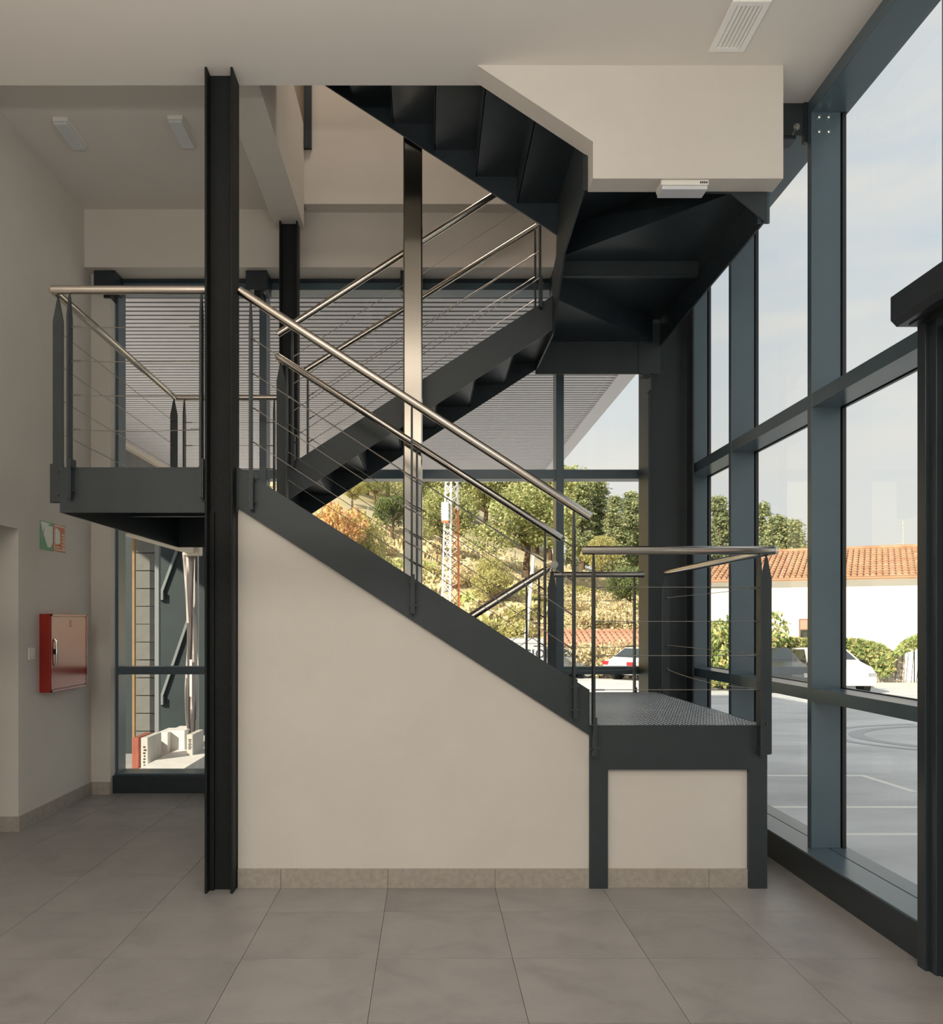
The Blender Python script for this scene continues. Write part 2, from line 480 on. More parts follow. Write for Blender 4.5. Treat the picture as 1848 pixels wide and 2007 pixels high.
# ---- rear glazing
GY0, GY1 = 7.40, 7.58
w2 = struct_root('window_2', (0, GY0, 0))
MB().box(-2.765, 2.3, 7.33, 7.60, 0, .150).build('sill_base', 'steel_dark', w2, bevel=.003)
MB().box(-2.745, 2.3, 7.37, 7.62, .150, .165).build('sill_cap', AL, w2, bevel=.002)
mx = [(-2.745, -2.72), (-1.485, -1.423), (-.182, -.120), (1.118, 1.186)]
for a, b in mx:
    MB().box(a, b, GY0, GY1, .165, 4.44).build('mullion', AL, w2, bevel=.002)
MB().box(2.20, 2.42, 7.295, 7.60, 0, 4.5).build('corner_post', AL, w2, bevel=.003)
ex = [(-2.72, -1.485), (-1.423, -.182), (-.120, 1.118), (1.186, 2.20)]
for a, b in ex:
    for z0, z1 in ((1.028, 1.095), (2.746, 2.826)):
        MB().box(a, b, GY0 + .004, GY1 - .01, z0, z1).build('transom', AL, w2, bevel=.002)
    for z0, z1 in ((.165, 1.028), (1.095, 2.746), (2.826, 4.44)):
        MB().box(a - .004, b + .004, 7.49, 7.502, z0 - .004, z1 + .004).build('pane', 'glass', w2)
MB().box(-2.745, 2.2, GY0, GY1, 4.40, 4.47).build('head_rail', AL, w2, bevel=.002)
MB().box(-2.745, 2.2, GY0 - .02, GY1, 4.462, 4.49).build('head_gap', 'steel_dark', w2)
for cx in (-2.766, -1.47, -.15, 1.15):
    b_ = MB().box(cx - .092, cx + .092, 7.20, 7.40, 4.325, 4.489).build('head_bracket', 'steel_dark', w2, bevel=.003)
    for dx in (-.07, .07):
        MB().tube([(cx + dx, 7.23, 4.33), (cx + dx, 7.23, 4.295)], .009, 8).tube([(cx + dx, 7.23, 4.318), (cx + dx, 7.23, 4.308)], .016, 6).build('bolt', 'galvanised', b_, smooth=True)
    MB().box(cx - .03, cx + .03, 7.26, 7.40, 4.28, 4.326).build('clip', 'black_plastic', b_)

# ---- window of the upper storey (only its corner shows above the beam)
w3 = struct_root('window_3', (-1.4, 6.98, 5.4))
MB().box(-1.03, -.966, 6.955, 6.99, 5.397, 7.36).box(-1.96, -1.9, 6.955, 6.99, 5.397, 7.36).box(-1.9, -1.03, 6.955, 6.99, 5.397, 5.46).box(-1.9, -1.03, 6.955, 6.99, 7.3, 7.36).build('window_frame', 'steel_paint', w3, bevel=.002)
MB().box(-1.9, -1.032, 7.05, 7.06, 5.40, 7.3).build('blind', 'blind', w3)

# ================================================================== STEEL COLUMNS
def h_section(x0, x1, y0, y1, tf, tw):
    ym = (y0 + y1) / 2
    return [(x0, y0), (x0 + tf, y0), (x0 + tf, ym - tw / 2), (x1 - tf, ym - tw / 2), (x1 - tf, y0), (x1, y0), (x1, y1), (x1 - tf, y1), (x1 - tf, ym + tw / 2), (x0 + tf, ym + tw / 2), (x0 + tf, y1), (x0, y1)]
def column(x0, x1, y0, y1, zt, tf, tw, label, m='steel_column', zb=0.0):
    t = thing('steel_column', ((x0 + x1) / 2, (y0 + y1) / 2, zb), label, 'column', 'steel columns')
    MB().prism(h_section(x0, x1, y0, y1, tf, tw), 'z', zb, zt).build('shaft', m, t, bevel=.002)
    return t
c1 = column(-1.228, -1.074, 4.624, 4.786, ZC, .013, .010, 'tall dark steel column in front of the stair, reaching the ceiling')
MB().box(-1.216, -1.19, 4.68, 4.73, 0, 2.1).build('weld_strip', 'steel_column', c1)
c2 = column(-1.216, -1.067, 6.864, 6.99, 4.755, .012, .008, 'slimmer dark steel column at the back under the sloping-looking white beam')
c3 = column(1.822, 2.205, 7.00, 7.325, 4.49, .016, .012, 'wide dark steel column in the glazed corner behind the landing', 'steel_paint')
# polished post in the stair well
sp = thing('stainless_post', (-.108, 5.82, 0), 'mirror-polished stainless box post in the middle of the stair well', 'post')
MB().box(-.174, -.042, 5.76, 5.89, 0, 5.6).build('shaft', 'stainless_mirror', sp, bevel=.010)

# ================================================================== STAIRCASE
st = thing('staircase', (0, 5.8, 0), 'dark steel staircase with four flights, plate landings and winder steps', 'staircase')
SP, SD = 'steel_paint', 'steel_dark'
RISE, RUN = .18, .28
def tread(x_nose, sgn, z, y0, y1, m=SD):
    """folded plate: tread from the nosing in direction sgn, riser hanging from the nosing"""
    xe = x_nose + sgn * (RUN + .006)
    mb = MB().box(min(x_nose, xe), max(x_nose, xe), y0, y1, z - .008, z)
    mb.box(min(x_nose, x_nose + sgn * .008), max(x_nose, x_nose + sgn * .008), y0, y1, z - RISE - .008, z - .008)
    return mb.build('tread', m, st)
# flight A (front): lower landing -> left landing
YA0, YA1 = 4.728, 5.66
strA = [(-1.066, 2.357), (.899, 1.1106), (.899, .8566), (-1.066, 2.128)]
MB().prism(strA, 'y', 4.714, 4.728).build('stringer', SP, st, bevel=.001)
MB().prism(strA, 'y', YA1, YA1 + .012).build('stringer', SP, st, bevel=.001)
for k in range(1, 8): tread(.899 - RUN * (k - 1), -1, .913 + RISE * k, YA0, YA1)
MB().box(-1.069, -1.061, YA0, YA1, 2.17, 2.347).build('riser', SD, st)
# flight C (rear): left landing -> winder
YC0, YC1 = 5.967, 6.90
topC = lambda x: 3.229 + .643 * x
strC = [(-1.07, topC(-1.07)), (.88, topC(.88)), (.88, topC(.88) - .24), (-1.07, topC(-1.07) - .24)]
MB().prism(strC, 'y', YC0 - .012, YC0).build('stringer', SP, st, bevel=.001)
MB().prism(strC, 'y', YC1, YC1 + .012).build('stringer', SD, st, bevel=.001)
for k in range(1, 8): tread(-1.07 + RUN * (k - 1), 1, 2.355 + RISE * k, YC0, YC1)
# flight E (rear, lowest): floor -> lower landing
topE = lambda x: 1.11 - .20 + .643 * (x - .88) + .2
strE = [(-.40, 0), (-.30, topE(-.30)), (.88, topE(.88)), (.88, topE(.88) - .25), (.10, 0)]
for y in (YC0 - .012, YC1):
    MB().prism(strE, 'y', y, y + .012).build('stringer', SP, st, bevel=.001)
for k in range(1, 5): tread(.899 - RUN * (5 - k), 1, .913 - .1826 * (5 - k), YC0, YC1)
# flight D (top): winder -> upper floor
YD0, YD1 = 4.775, 5.72
botD = lambda x: 4.675 - .647 * x
strD = [(.88, botD(.88)), (-1.03, botD(-1.03)), (-1.03, botD(-1.03) + .34), (.88, botD(.88) + .34)]
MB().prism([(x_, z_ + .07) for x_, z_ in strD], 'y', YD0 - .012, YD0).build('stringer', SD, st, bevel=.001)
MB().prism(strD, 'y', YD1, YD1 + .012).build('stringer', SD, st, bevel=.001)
for k in range(11, 18): tread(.885 - RUN * (k - 11) - (.0 if k > 11 else 0), -1, 2.355 + RISE * k, YD0, YD1)
# lower landing
DECK_L = (.899, 1.892, 4.714, 6.93, .913)
def landing(x0, x1, y0, y1, z, depth):
    MB().box(x0 + .006, x1 - .006, y0 + .004, y1 - .004, z - .006, z).build('deck', 'checker', st)
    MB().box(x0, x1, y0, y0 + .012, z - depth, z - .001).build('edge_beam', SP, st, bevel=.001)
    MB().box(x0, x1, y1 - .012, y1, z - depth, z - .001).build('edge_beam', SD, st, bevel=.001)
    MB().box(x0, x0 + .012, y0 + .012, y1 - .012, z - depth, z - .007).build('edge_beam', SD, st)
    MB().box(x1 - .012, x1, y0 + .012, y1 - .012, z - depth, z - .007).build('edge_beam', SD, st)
    MB().box(x0 + .012, x1 - .012, (y0 + y1) / 2 - .03, (y0 + y1) / 2 + .03, z - depth * .55, z - .007).build('cross_beam', SD, st)
mat('checker', (.070, .090, .112), .30, spec=.7, noise_amt=.1, noise_scale=20)
mat('checker_raised', (.70, .72, .75), .28, metal=.5)  # worn raised metal, its colour brightened to stand in for glints
landing(*DECK_L, .248)
landing(-2.06, -1.066, 4.714, 6.93, 2.355, .254)
for x0 in (.899, 1.789):
    MB().box(x0, x0 + .103, 4.714, 4.815, 0, .6665).build('leg', SP, st, bevel=.002)
    MB().box(x0, x0 + .103, 6.82, 6.92, 0, .6665).build('leg', SP, st, bevel=.002)
MB().box(1.80, 1.892, 4.716, 4.73, .660, .672).build('weld', SP, st)
# raised pattern of the checker plate, real relief
def checker(x0, x1, y0, y1, z, parent):
    p = .026; V = []; Fc = []
    nx, ny = int((x1 - x0) / p), int((y1 - y0) / p)
    for i in range(nx):
        for j in range(ny):
            cx, cy = x0 + (i + .5) * p, y0 + (j + .5) * p
            a = math.radians(45 if (i + j) % 2 else -45)
            c, s = math.cos(a) * .0115, math.sin(a) * .0115
            u, v = -math.sin(a) * .0042, math.cos(a) * .0042
            b = len(V)
            V += [(cx - c, cy - s, z), (cx + u, cy + v, z), (cx + c, cy + s, z), (cx - u, cy - v, z), (cx - c * .25, cy - s * .25, z + .0024), (cx + c * .25, cy + s * .25, z + .0024)]
            Fc += [(b, b + 4, b + 1), (b + 1, b + 4, b + 5), (b + 1, b + 5, b + 2), (b + 2, b + 5, b + 3), (b + 3, b + 5, b + 4), (b + 3, b + 4, b)]
    me = bpy.data.meshes.new('plate_pattern'); o0 = org(parent)
    me.from_pydata([tuple(Vector(q) - o0) for q in V], [], [f[::-1] for f in Fc])
    bm = bmesh.new(); bm.from_mesh(me); bm.normal_update()
    for f in bm.faces:
        if f.normal.z < 0: f.normal_flip()
    bm.to_mesh(me); bm.free()
    me.materials.append(M['checker_raised'])
    o = bpy.data.objects.new('plate_pattern', me); COL.objects.link(o); o.parent = parent; o['kind'] = 'stuff'
    return o
checker(.905, 1.884, 4.73, 6.915, .913, st)
checker(-2.045, -1.07, 4.73, 6.915, 2.355, st)
# winder: three kite steps round the corner, cut at 45 degrees
IX, IY0, IY1 = .885, 5.72, 5.967
OX, OY0, OY1 = 1.895, 4.765, 6.912
def poly_tread(pts, z):
    return MB().prism(pts, 'z', z - .010, z).build('winder_tread', SD, st)
def riser_between(a, b, z0, z1):
    return MB().bar((a[0], a[1], (z0 + z1) / 2), (b[0], b[1], (z0 + z1) / 2), .010, z1 - z0).build('riser', SD, st)
W1, W2, W3 = 3.795, 3.975, 4.155
cB, cF = (1.83, OY1), (1.83, OY0)
iB, iF = (IX + .02, 5.98), (IX + .02, 5.69)
poly_tread([(IX, OY1), cB, iB, (IX, 5.967)], W1)
poly_tread([iB, cB, (OX, OY1), (OX, OY0), cF, iF], W2)
poly_tread([iF, cF, (IX, OY0), (IX, 5.69)], W3)
riser_between(iB, cB, W1 - .02, W2 - .010)
riser_between(iF, cF, W2 - .02, W3 - .010)
MB().box(IX + .01, 1.85, 5.79, 5.80, W2 - .10, W2 - .010).box(IX + .01, 1.85, 5.80, 5.835, W2 - .108, W2 - .10).build('stiffener', SP, st)
MB().box(IX - .01, 1.90, OY1, OY1 + .012, 3.52, W1 + .14).build('stringer', SP, st)
MB().box(OX, OX + .012, OY0, OY1 + .012, 3.755, 4.25).build('stringer', SD, st)
MB().prism([(IX, 3.925), (1.706, 3.905), (OX + .012, 3.74), (OX + .012, 4.3), (IX, 4.3)], 'y', OY0 - .012, OY0).build('stringer', SP, st)
well = [(4.765, 4.335), (4.765, 3.93), (5.45, 3.87), (5.95, 3.52), (6.912, 3.545), (6.912, 3.795), (5.975, 3.80), (5.945, 3.95), (5.78, 4.00), (5.735, 4.335)]
MB().prism(well, 'x', IX - .012, IX).build('well_plate', SP, st)
# small seat angle where the winder meets the corner column
MB().box(1.74, 1.815, 6.86, 6.99, 3.50, 3.51).box(1.805, 1.815, 6.86, 6.99, 3.38, 3.51).build('seat_angle', SP, st)
MB().box(1.72, 1.82, 6.905, 6.915, 3.52, 3.95).build('end_plate', SP, st)
MB().box(OX - .02, OX + .045, 4.80, 4.815, 3.76, 4.0).build('end_lug', AL, st)

# ================================================================== RAILINGS
RR = .0240
OFF = (.205, .395, .585, .775)
def post(par, x, y, z0, z1, along, lug=True):
    """flat bar post, pointed towards the handrail; along = direction of the railing"""
    b, t, tp = .029, .006, .13
    prof = [(-b, z0), (b, z0), (b, z1 - tp), (.006, z1 - .012), (-.006, z1 - .012), (-b, z1 - tp)]
    if along == 'x':
        mb = MB().prism([(y + p, z) for p, z in prof], 'x', x - t, x + t)
    else:
        mb = MB().prism([(x + p, z) for p, z in prof], 'y', y - t, y + t)
    mb.tube([(x, y, z1 - .03), (x, y, z1)], .0055, 8)
    o = mb.build('post', SP, par)
    if lug:
        lm = MB(); bl_ = []
        if along == 'x':
            lm.box(x + t, x + t + .010, y - .026, y + .05, z0 - .005, z0 + .215)
            for z in (z0 + .04, z0 + .17):
                bl_.append(MB().tube([(x - .014, y - .004, z), (x + .028, y - .004, z)], .007, 6))
        else:
            lm.box(x - .05, x + .026, y + t, y + t + .010, z0 - .005, z0 + .215)
            for z in (z0 + .04, z0 + .17):
                bl_.append(MB().tube([(x, y - .014, z), (x, y + .028, z)], .007, 6))
        lm.build('lug', SP, o)
        for q_ in bl_: q_.build('bolt', 'bolt_steel', o)
    return o
def cable(par, a, b, sag=0.0):
    a, b = Vector(a), Vector(b); d = (b - a)
    n = 10 if sag else 1
    pts = [a + d * (i / n) - Vector((0, 0, sag * 4 * (i / n) * (1 - i / n))) for i in range(n + 1)]
    mb = MB().tube(pts, .0024, 6)
    u = d.normalized()
    for p, s in ((a, 1), (b, -1)):
        mb.tube([p, p + u * .055 * s], .0048, 6)
    return mb.build('cable', 'wire_steel', par, smooth=True)
def rail(par, pts, ends=(True, True)):
    mb = MB().tube(pts, RR, 18)
    for p, e in ((pts[0], ends[0]), (pts[-1], ends[1])):
        if e == 'ball': mb.ball(p, RR * 1.02, 16, 10)
    return mb.build('handrail', 'stainless', par, smooth=True)

# left landing: front, side and back
r = thing('railing', (-2.06, 4.7, 2.1), 'stainless and cable railing wrapping three sides of the upper left landing', 'railing', 'stair railings')
ZL, XA, YF, YR = 3.335, -2.087, 4.690, 6.945
rail(r, [(XA, YF, ZL), (-1.23, YF, ZL)], ('ball', True)); rail(r, [(XA, YF, ZL), (XA, YR, ZL)], (True, 'ball')); rail(r, [(XA, YR, ZL), (-1.13, YR, ZL)])
for x in (-1.995, -1.262): post(r, x, YF, 2.180, ZL - RR, 'x')
for y in (4.745, 6.90): post(r, XA + .005, y, 2.165, ZL - RR, 'y')
for x in (-2.01, -1.27): post(r, x, YR, 2.18, ZL - RR, 'x')
for o_ in OFF:
    cable(r, (-1.988, YF, ZL - o_), (-1.269, YF, ZL - o_), .004 if o_ < .7 else .010)
    cable(r, (XA, 4.752, ZL - o_), (XA, 6.893, ZL - o_))
    cable(r, (-2.0, YR, ZL - o_), (-1.28, YR, ZL - o_))
def flight_rail(label, Y, xa, za, xb, zb, posts, base, wide=None, ends=(True, True), cables=True):
    t = thing('railing', (posts[0], Y, za - 1.2), label, 'railing', 'stair railings')
    zz = lambda x: za + (zb - za) * (x - xa) / (xb - xa)
    rail(t, [(xa, Y, za), (xb, Y, zb)], ends)
    for x in posts: post(t, x, Y, zz(x) - base, zz(x) - RR * 1.15, 'x')
    for o_ in OFF:
        for x0, x1 in zip(posts, posts[1:]):
            cable(t, (x0 + .006, Y, zz(x0) - o_ - .02), (x1 - .006, Y, zz(x1) - o_ - .02))
    return t, zz
flight_rail('stainless and cable railing along the near side of the front flight', 4.69, -1.052, 3.332, .899, 2.074, (-.988, -.0934, .807), 1.175)
t, zz = flight_rail('stainless and cable railing on the well side of the front flight', 5.69, -1.012, 3.277, .894, 2.054, (-.956, -.079, .784), 1.16, ends=('ball', True))
MB().tube([(-1.012, 5.69, 3.277), (-1.012, 5.80, 3.277)], RR, 16).build('handrail', 'stainless', t, smooth=True)
post(t, -1.003, 5.73, 2.06, 3.255, 'y', lug=False)
t, zz = flight_rail('stainless and cable railing on the well side of the flight up to the winder', 5.93, -1.062, 3.512, .80, 4.709, (-.957, -.08, .782), 1.0)
t, zz = flight_rail('stainless and cable railing on the window side of the flight up to the winder', 6.94, -1.05, 3.535, .885, 4.745, (-.993, -.06, .876), 1.0)
# lower landing railing
t = thing('railing', (1.9, 4.7, .7), 'stainless and cable railing around the low checker plate landing', 'railing', 'stair railings')
ZB, XB = 1.888, 1.918
rail(t, [(.853, 4.69, ZB), (XB, 4.69, ZB)], (True, 'ball')); rail(t, [(XB, 4.69, ZB), (XB, 6.80, ZB)], (True, True)); rail(t, [(.99, 6.90, ZB - .012), (1.76, 6.90, ZB - .012)])
for x in (.916, 1.839): post(t, x, 4.69, .745, ZB - RR, 'x')
for y in (4.765, 6.78): post(t, XB - .012, y, .745, ZB - RR, 'y')
for x in (1.682,): post(t, x, 6.90, .74, ZB - RR - .012, 'x')
for o_ in OFF:
    cable(t, (.922, 4.69, ZB - o_), (1.833, 4.69, ZB - o_))
    cable(t, (XB - .012, 4.771, ZB - o_), (XB - .012, 6.774, ZB - o_), .0 if o_ < .7 else .035)
    cable(t, (.86, 6.90, ZB - o_ - .012), (1.676, 6.90, ZB - o_ - .012), .012)
# lowest flight
t, zz = flight_rail('stainless and cable railing on the well side of the lowest flight', 5.93, .84, 1.865, -.20, 1.21, (.775, -.12), 1.12)
MB().tube([(.845, 5.66, 1.875), (.845, 5.94, 1.875)], RR, 18).build('handrail', 'stainless', t, smooth=True)
post(t, .848, 5.80, .70, 1.852, 'y', lug=False)
t, zz = flight_rail('stainless and cable railing on the window side of the lowest flight', 6.90, .86, 1.865, -.20, 1.20, (.80, -.12), 1.12)

# ================================================================== SMALL INTERIOR THINGS
# fire hose cabinet on the left wall
fc = thing('fire_cabinet', (XL, 6.64, .958), 'red glossy fire hose cabinet mounted on the left wall', 'cabinet')
FX = -2.822; fy0, fy1, fz0, fz1 = 6.315, 6.975, .960, 1.550
MB().box(XL, FX - .012, fy0, fy1, fz0, fz1).box(FX - .012, FX, fy0, fy0 + .022, fz0, fz1).box(FX - .012, FX, fy1 - .016, fy1, fz0, fz1).box(FX - .012, FX, fy0, fy1, fz1 - .018, fz1).box(FX - .012, FX, fy0, fy1, fz0, fz0 + .018).build('body', 'red_gloss', fc, bevel=.002)
dr = MB().box(FX - .012, FX - .003, fy0 + .026, fy1 - .02, fz0 + .022, fz1 - .022).build('door', 'red_gloss', fc, bevel=.0015)
MB().tube([(FX - .004, 6.372, 1.16), (FX + .012, 6.372, 1.175), (FX + .014, 6.372, 1.27), (FX + .012, 6.372, 1.345), (FX - .004, 6.372, 1.36)], [.006, .008, .009, .008, .006], 8).build('handle', 'chrome', dr, smooth=True)
MB().box(FX - .003, FX + .008, 6.362, 6.382, 1.245, 1.285).build('lock', 'black_plastic', dr)
em = MB()
for a in range(10):
    th = a * math.pi / 5
    em.tube([(FX - .004, 6.66 + .024 * math.cos(th), 1.475 + .024 * math.sin(th)), (FX - .001, 6.66 + .024 * math.cos(th), 1.475 + .024 * math.sin(th))], .004, 6)
em.tube([(FX - .004, 6.66, 1.475), (FX - .001, 6.66, 1.475)], .012, 10).build('emblem', 'red_gloss', dr)
# safety signs
sg = thing('safety_sign', (XL, 6.43, 2.03), 'green and white escape sign on the left wall', 'sign')
MB().box(XL, XL + .003, 6.32, 6.542, 2.035, 2.255).build('panel', 'sign_green', sg)
MB().prism([(6.33, 2.245), (6.49, 2.245), (6.385, 2.20), (6.36, 2.155), (6.38, 2.12)], 'x', XL + .003, XL + .004).prism([(6.37, 2.16), (6.415, 2.225), (6.53, 2.225), (6.53, 2.10), (6.49, 2.06), (6.445, 2.06)], 'x', XL + .003, XL + .0045).build('pictogram', 'sign_white', sg)
sr = thing('safety_sign', (XL, 6.66, 2.04), 'red fire hose sign with a white border on the left wall', 'sign')
MB().box(XL, XL + .003, 6.552, 6.762, 2.042, 2.252).build('panel', 'sign_red', sr)
bd = MB()
for a in ((6.56, 6.568, 2.052, 2.244), (6.746, 6.754, 2.052, 2.244), (6.56, 6.754, 2.052, 2.059), (6.56, 6.754, 2.237, 2.244)):
    bd.box(XL + .003, XL + .004, a[0], a[1], a[2], a[3])
bd.prism([(6.58, 2.10), (6.58, 2.21), (6.60, 2.225), (6.66, 2.20), (6.665, 2.11), (6.62, 2.095)], 'x', XL + .003, XL + .004)
for k in range(5): bd.prism([(6.70, 2.19 - k * .026), (6.735, 2.178 - k * .026), (6.735, 2.168 - k * .026), (6.70, 2.178 - k * .026)], 'x', XL + .003, XL + .004)
for k in range(4): bd.box(XL + .003, XL + .004, 6.585 + k * .02, 6.598 + k * .02, 2.070, 2.080)
bd.build('pictogram', 'sign_white', sr)
# light switch
sw_ = thing('light_switch', (XL, 6.185, 1.21), 'small white light switch beside the red fire cabinet', 'switch')
MB().box(XL, XL + .010, 6.135, 6.235, 1.212, 1.300).build('plate', 'white_plastic', sw_, bevel=.003)
MB().box(XL + .010, XL + .016, 6.165, 6.205, 1.232, 1.255).build('rocker', 'white_plastic', sw_, bevel=.002)
MB().box(XL + .010, XL + .014, 6.165, 6.205, 1.258, 1.281).build('rocker', 'white_plastic', sw_, bevel=.002)
# emergency luminaires
def luminaire(x0, x1, y0, y1, zt, label, dirx=False):
    t = thing('emergency_light', ((x0 + x1) / 2, (y0 + y1) / 2, zt - .055), label, 'light', 'emergency lights')
    MB().box(x0, x1, y0, y1, zt - .028, zt).build('housing', 'white_plastic', t, bevel=.003)
    dx, dy = (.012, .008)
    MB().prism([(x0 + .004, y0 + .004), (x1 - .004, y0 + .004), (x1 - .004, y1 - .004), (x0 + .004, y1 - .004)], 'z', zt - .05, zt - .028).build('diffuser', 'diffuser', t, bevel=.006)
    return t
luminaire(-2.60, -2.495, 5.83, 6.16, 4.98, 'white emergency light on the left ceiling, near the left wall')
luminaire(-1.80, -1.695, 5.81, 6.14, 4.98, 'white emergency light on the left ceiling, near the tall column')
em_ = luminaire(1.275, 1.535, 4.625, 4.735, 3.914, 'white emergency light under the white parapet panel')
mk = MB()
for k in range(4):
    x = 1.487 + k * .011
    mk.box(x, x + .008, 4.6243, 4.625, 3.894, 3.905)
mk.build('print', 'black_plastic', em_)
# ceiling vent
vn = thing('ceiling_vent', (1.583, 4.31, ZC - .012), 'white slatted ventilation grille set in the ceiling', 'vent')
vx0, vx1, vy0, vy1 = 1.488, 1.678, 4.125, 4.492
MB().box(vx0, vx0 + .032, vy0, vy1, ZC - .010, ZC).box(vx1 - .032, vx1, vy0, vy1, ZC - .010, ZC).box(vx0 + .032, vx1 - .032, vy0, vy0 + .032, ZC - .010, ZC).box(vx0 + .032, vx1 - .032, vy1 - .032, vy1, ZC - .010, ZC).build('frame', 'vent_white', vn, bevel=.002)
MB().box(vx0 + .03, vx1 - .03, vy0 + .03, vy1 - .03, ZC - .0012, ZC).build('backing', 'vent_dark', vn)
for k in range(6):
    x = vx0 + .036 + k * .0205
    MB().prism([(x, ZC - .001), (x + .014, ZC - .010), (x + .0165, ZC - .010), (x + .0035, ZC - .001)], 'y', vy0 + .032, vy1 - .032).build('slat', 'vent_white', vn)

# ---- added fill lamps that brighten the room, all out of view
def panel(x, y, z, w, l, power, label, col=(1, .93, .84)):
    t = thing('added_panel_light', (x, y, z - .03), label, 'light', 'added fill panel lights')
    MB().box(x - w / 2 - .02, x + w / 2 + .02, y - l / 2 - .02, y + l / 2 + .02, z - .02, z).build('frame', 'white_plastic', t)
    ld = bpy.data.lights.new('fill_panel_lamp', 'AREA'); ld.shape = 'RECTANGLE'; ld.size = w; ld.size_y = l; ld.energy = power; ld.color = col
    lo = bpy.data.objects.new('fill_panel_lamp', ld); COL.objects.link(lo); lo.parent = t; lo.location = (0, 0, .005)
    return t
def trough(y, power, label):  # unseen uplight added to brighten the ceiling and the room
    t = thing('added_uplight', (-.6, y, 2.88), label, 'light', 'added fill uplights')
    MB().prism([(y - .12, 2.90), (y + .12, 2.90), (y + .14, 2.98), (y - .14, 2.98)], 'x', -2.2, 1.0).build('trough', 'white_plastic', t)
    for x in (-2.0, .8):
        MB().tube([(x, y, 2.98), (x, y, ZC)], .004, 6).build('suspension_wire', 'wire_steel', t)
    ld = bpy.data.lights.new('uplight', 'AREA'); ld.shape = 'RECTANGLE'; ld.size = 3.1; ld.size_y = .2; ld.energy = power; ld.color = (1, .95, .90)
    lo = bpy.data.objects.new('uplight', ld); COL.objects.link(lo); lo.parent = t; lo.location = (0, 0, .11); lo.rotation_euler = (math.pi, 0, 0)
trough(1.5, 74, 'long added fill uplight trough nearer the viewer')
trough(-1.8, 74, 'long added fill uplight trough further behind the viewer')
panel(-1.5, -2.9, ZC, 1.5, .8, 130, 'wide added fill panel light far behind the viewer, left')
panel(.9, -2.9, ZC, 1.5, .8, 130, 'wide added fill panel light far behind the viewer, right')
panel(-.2, 5.9, 8.1, 1.2, .6, 48, 'added fill panel light above the stair well', (1, .86, .73))  # unseen lamp added to light the upper wall
# ================================================================== OUTSIDE
GZ = -.15
def gz(y): return -.15 - .027 * max(0.0, y - 4)
mat('asphalt', (.66, .66, .655), .75, spec=.3, noise_amt=.22, noise_scale=.35, stretch=(1, 2.2, 1))
mat('paint_line', (.93, .91, .84), .7)
mat('tyre_mark', (.50, .50, .50), .8)
mat('hill_soil', (.48, .42, .24), .95, spec=.1, col2=(.66, .56, .37), noise_scale=.18)
mat('house_white', (.86, .82, .74), .8, spec=.2)
mat('clay_tile', (.36, .19, .11), .85, spec=.15, col2=(.55, .35, .22), noise_scale=1.6)
mat('clay_pale', (.40, .21, .13), .85, spec=.15, col2=(.54, .34, .24), noise_scale=1.2)
mat('copper_gutter', (.42, .22, .12), .5)
mat('brown_wood', (.20, .09, .05), .6)
mat('roller_blind', (.42, .25, .18), .6)
mat('stone', (.42, .37, .29), .9, spec=.1, col2=(.56, .50, .41), noise_scale=3)
mat('kerb', (.52, .50, .46), .9)
mat('bark', (.10, .07, .05), .9, spec=.1, col2=(.20, .14, .09), noise_scale=8, stretch=(1, 1, .2))
mat('post_grey', (.42, .44, .42), .6)
mat('concrete', (.55, .53, .49), .9, noise_amt=.12, noise_scale=4)
mat('concrete_pale', (.70, .68, .65), .85, noise_amt=.08, noise_scale=5)
mat('yard_concrete', (.36, .355, .35), .9, noise_amt=.12, noise_scale=3)
mat('tower_white', (.85, .83, .80), .5)
mat('tower_red', (.72, .22, .08), .5)
mat('soffit_grey', (.80, .76, .78), .5, spec=.3)
mat('soffit_trim', (.82, .78, .80), .5)
mat('soffit_joint', (.16, .155, .16), .7)
mat('wall_grey', (.16, .16, .17), .7, noise_amt=.15, noise_scale=2)
mat('car_white', (.75, .76, .78), .2, spec=.6, coat=.5)
mat('car_grey', (.045, .052, .06), .28, spec=.5)
mat('car_silver', (.45, .47, .50), .25, metal=.5, coat=.3)
mat('car_glass', (.03, .04, .045), .08, spec=.8)
mat('rubber', (.02, .02, .02), .8)
mat('tail_red', (.45, .03, .04), .25)
mat('truck_white', (.46, .47, .49), .45)
mat('print_grey', (.035, .045, .075), .6)
mat('beige_metal', (.66, .58, .48), .6, noise_amt=.05)
mat('teal_dark', (.020, .034, .038), .6, noise_amt=.2, noise_scale=2)
mat('timber_orange', (.30, .18, .075), .7, noise_amt=.15, noise_scale=6)
mat('brace_grey', (.20, .22, .23), .55)
mat('block_grey', (.17, .17, .16), .9, noise_amt=.12, noise_scale=6)
mat('plastic_sheet', (.40, .37, .36), .35, noise_amt=.10, noise_scale=3, stretch=(1, 1, .4))
mat('print_dark', (.06, .05, .04), .7)
mat('brick_red', (.30, .09, .06), .8, noise_amt=.2, noise_scale=5)
leaf_mat('leaf_green', [(0.208, 0.26, 0.091), (0.351, 0.39, 0.156), (0.52, 0.52, 0.234), (0.676, 0.624, 0.312)])
leaf_mat('leaf_dark', [(0.112, 0.156, 0.062), (0.2, 0.25, 0.1), (0.338, 0.362, 0.163)])
leaf_mat('leaf_pine', [(0.15, 0.2, 0.106), (0.263, 0.312, 0.163), (0.413, 0.438, 0.225), (0.575, 0.55, 0.288)])
leaf_mat('leaf_orange', [(0.483, 0.46, 0.138), (0.759, 0.506, 0.207), (0.874, 0.552, 0.299), (0.69, 0.391, 0.196)])
leaf_mat('leaf_yellowgreen', [(0.36, 0.372, 0.144), (0.552, 0.516, 0.216), (0.72, 0.624, 0.3)])
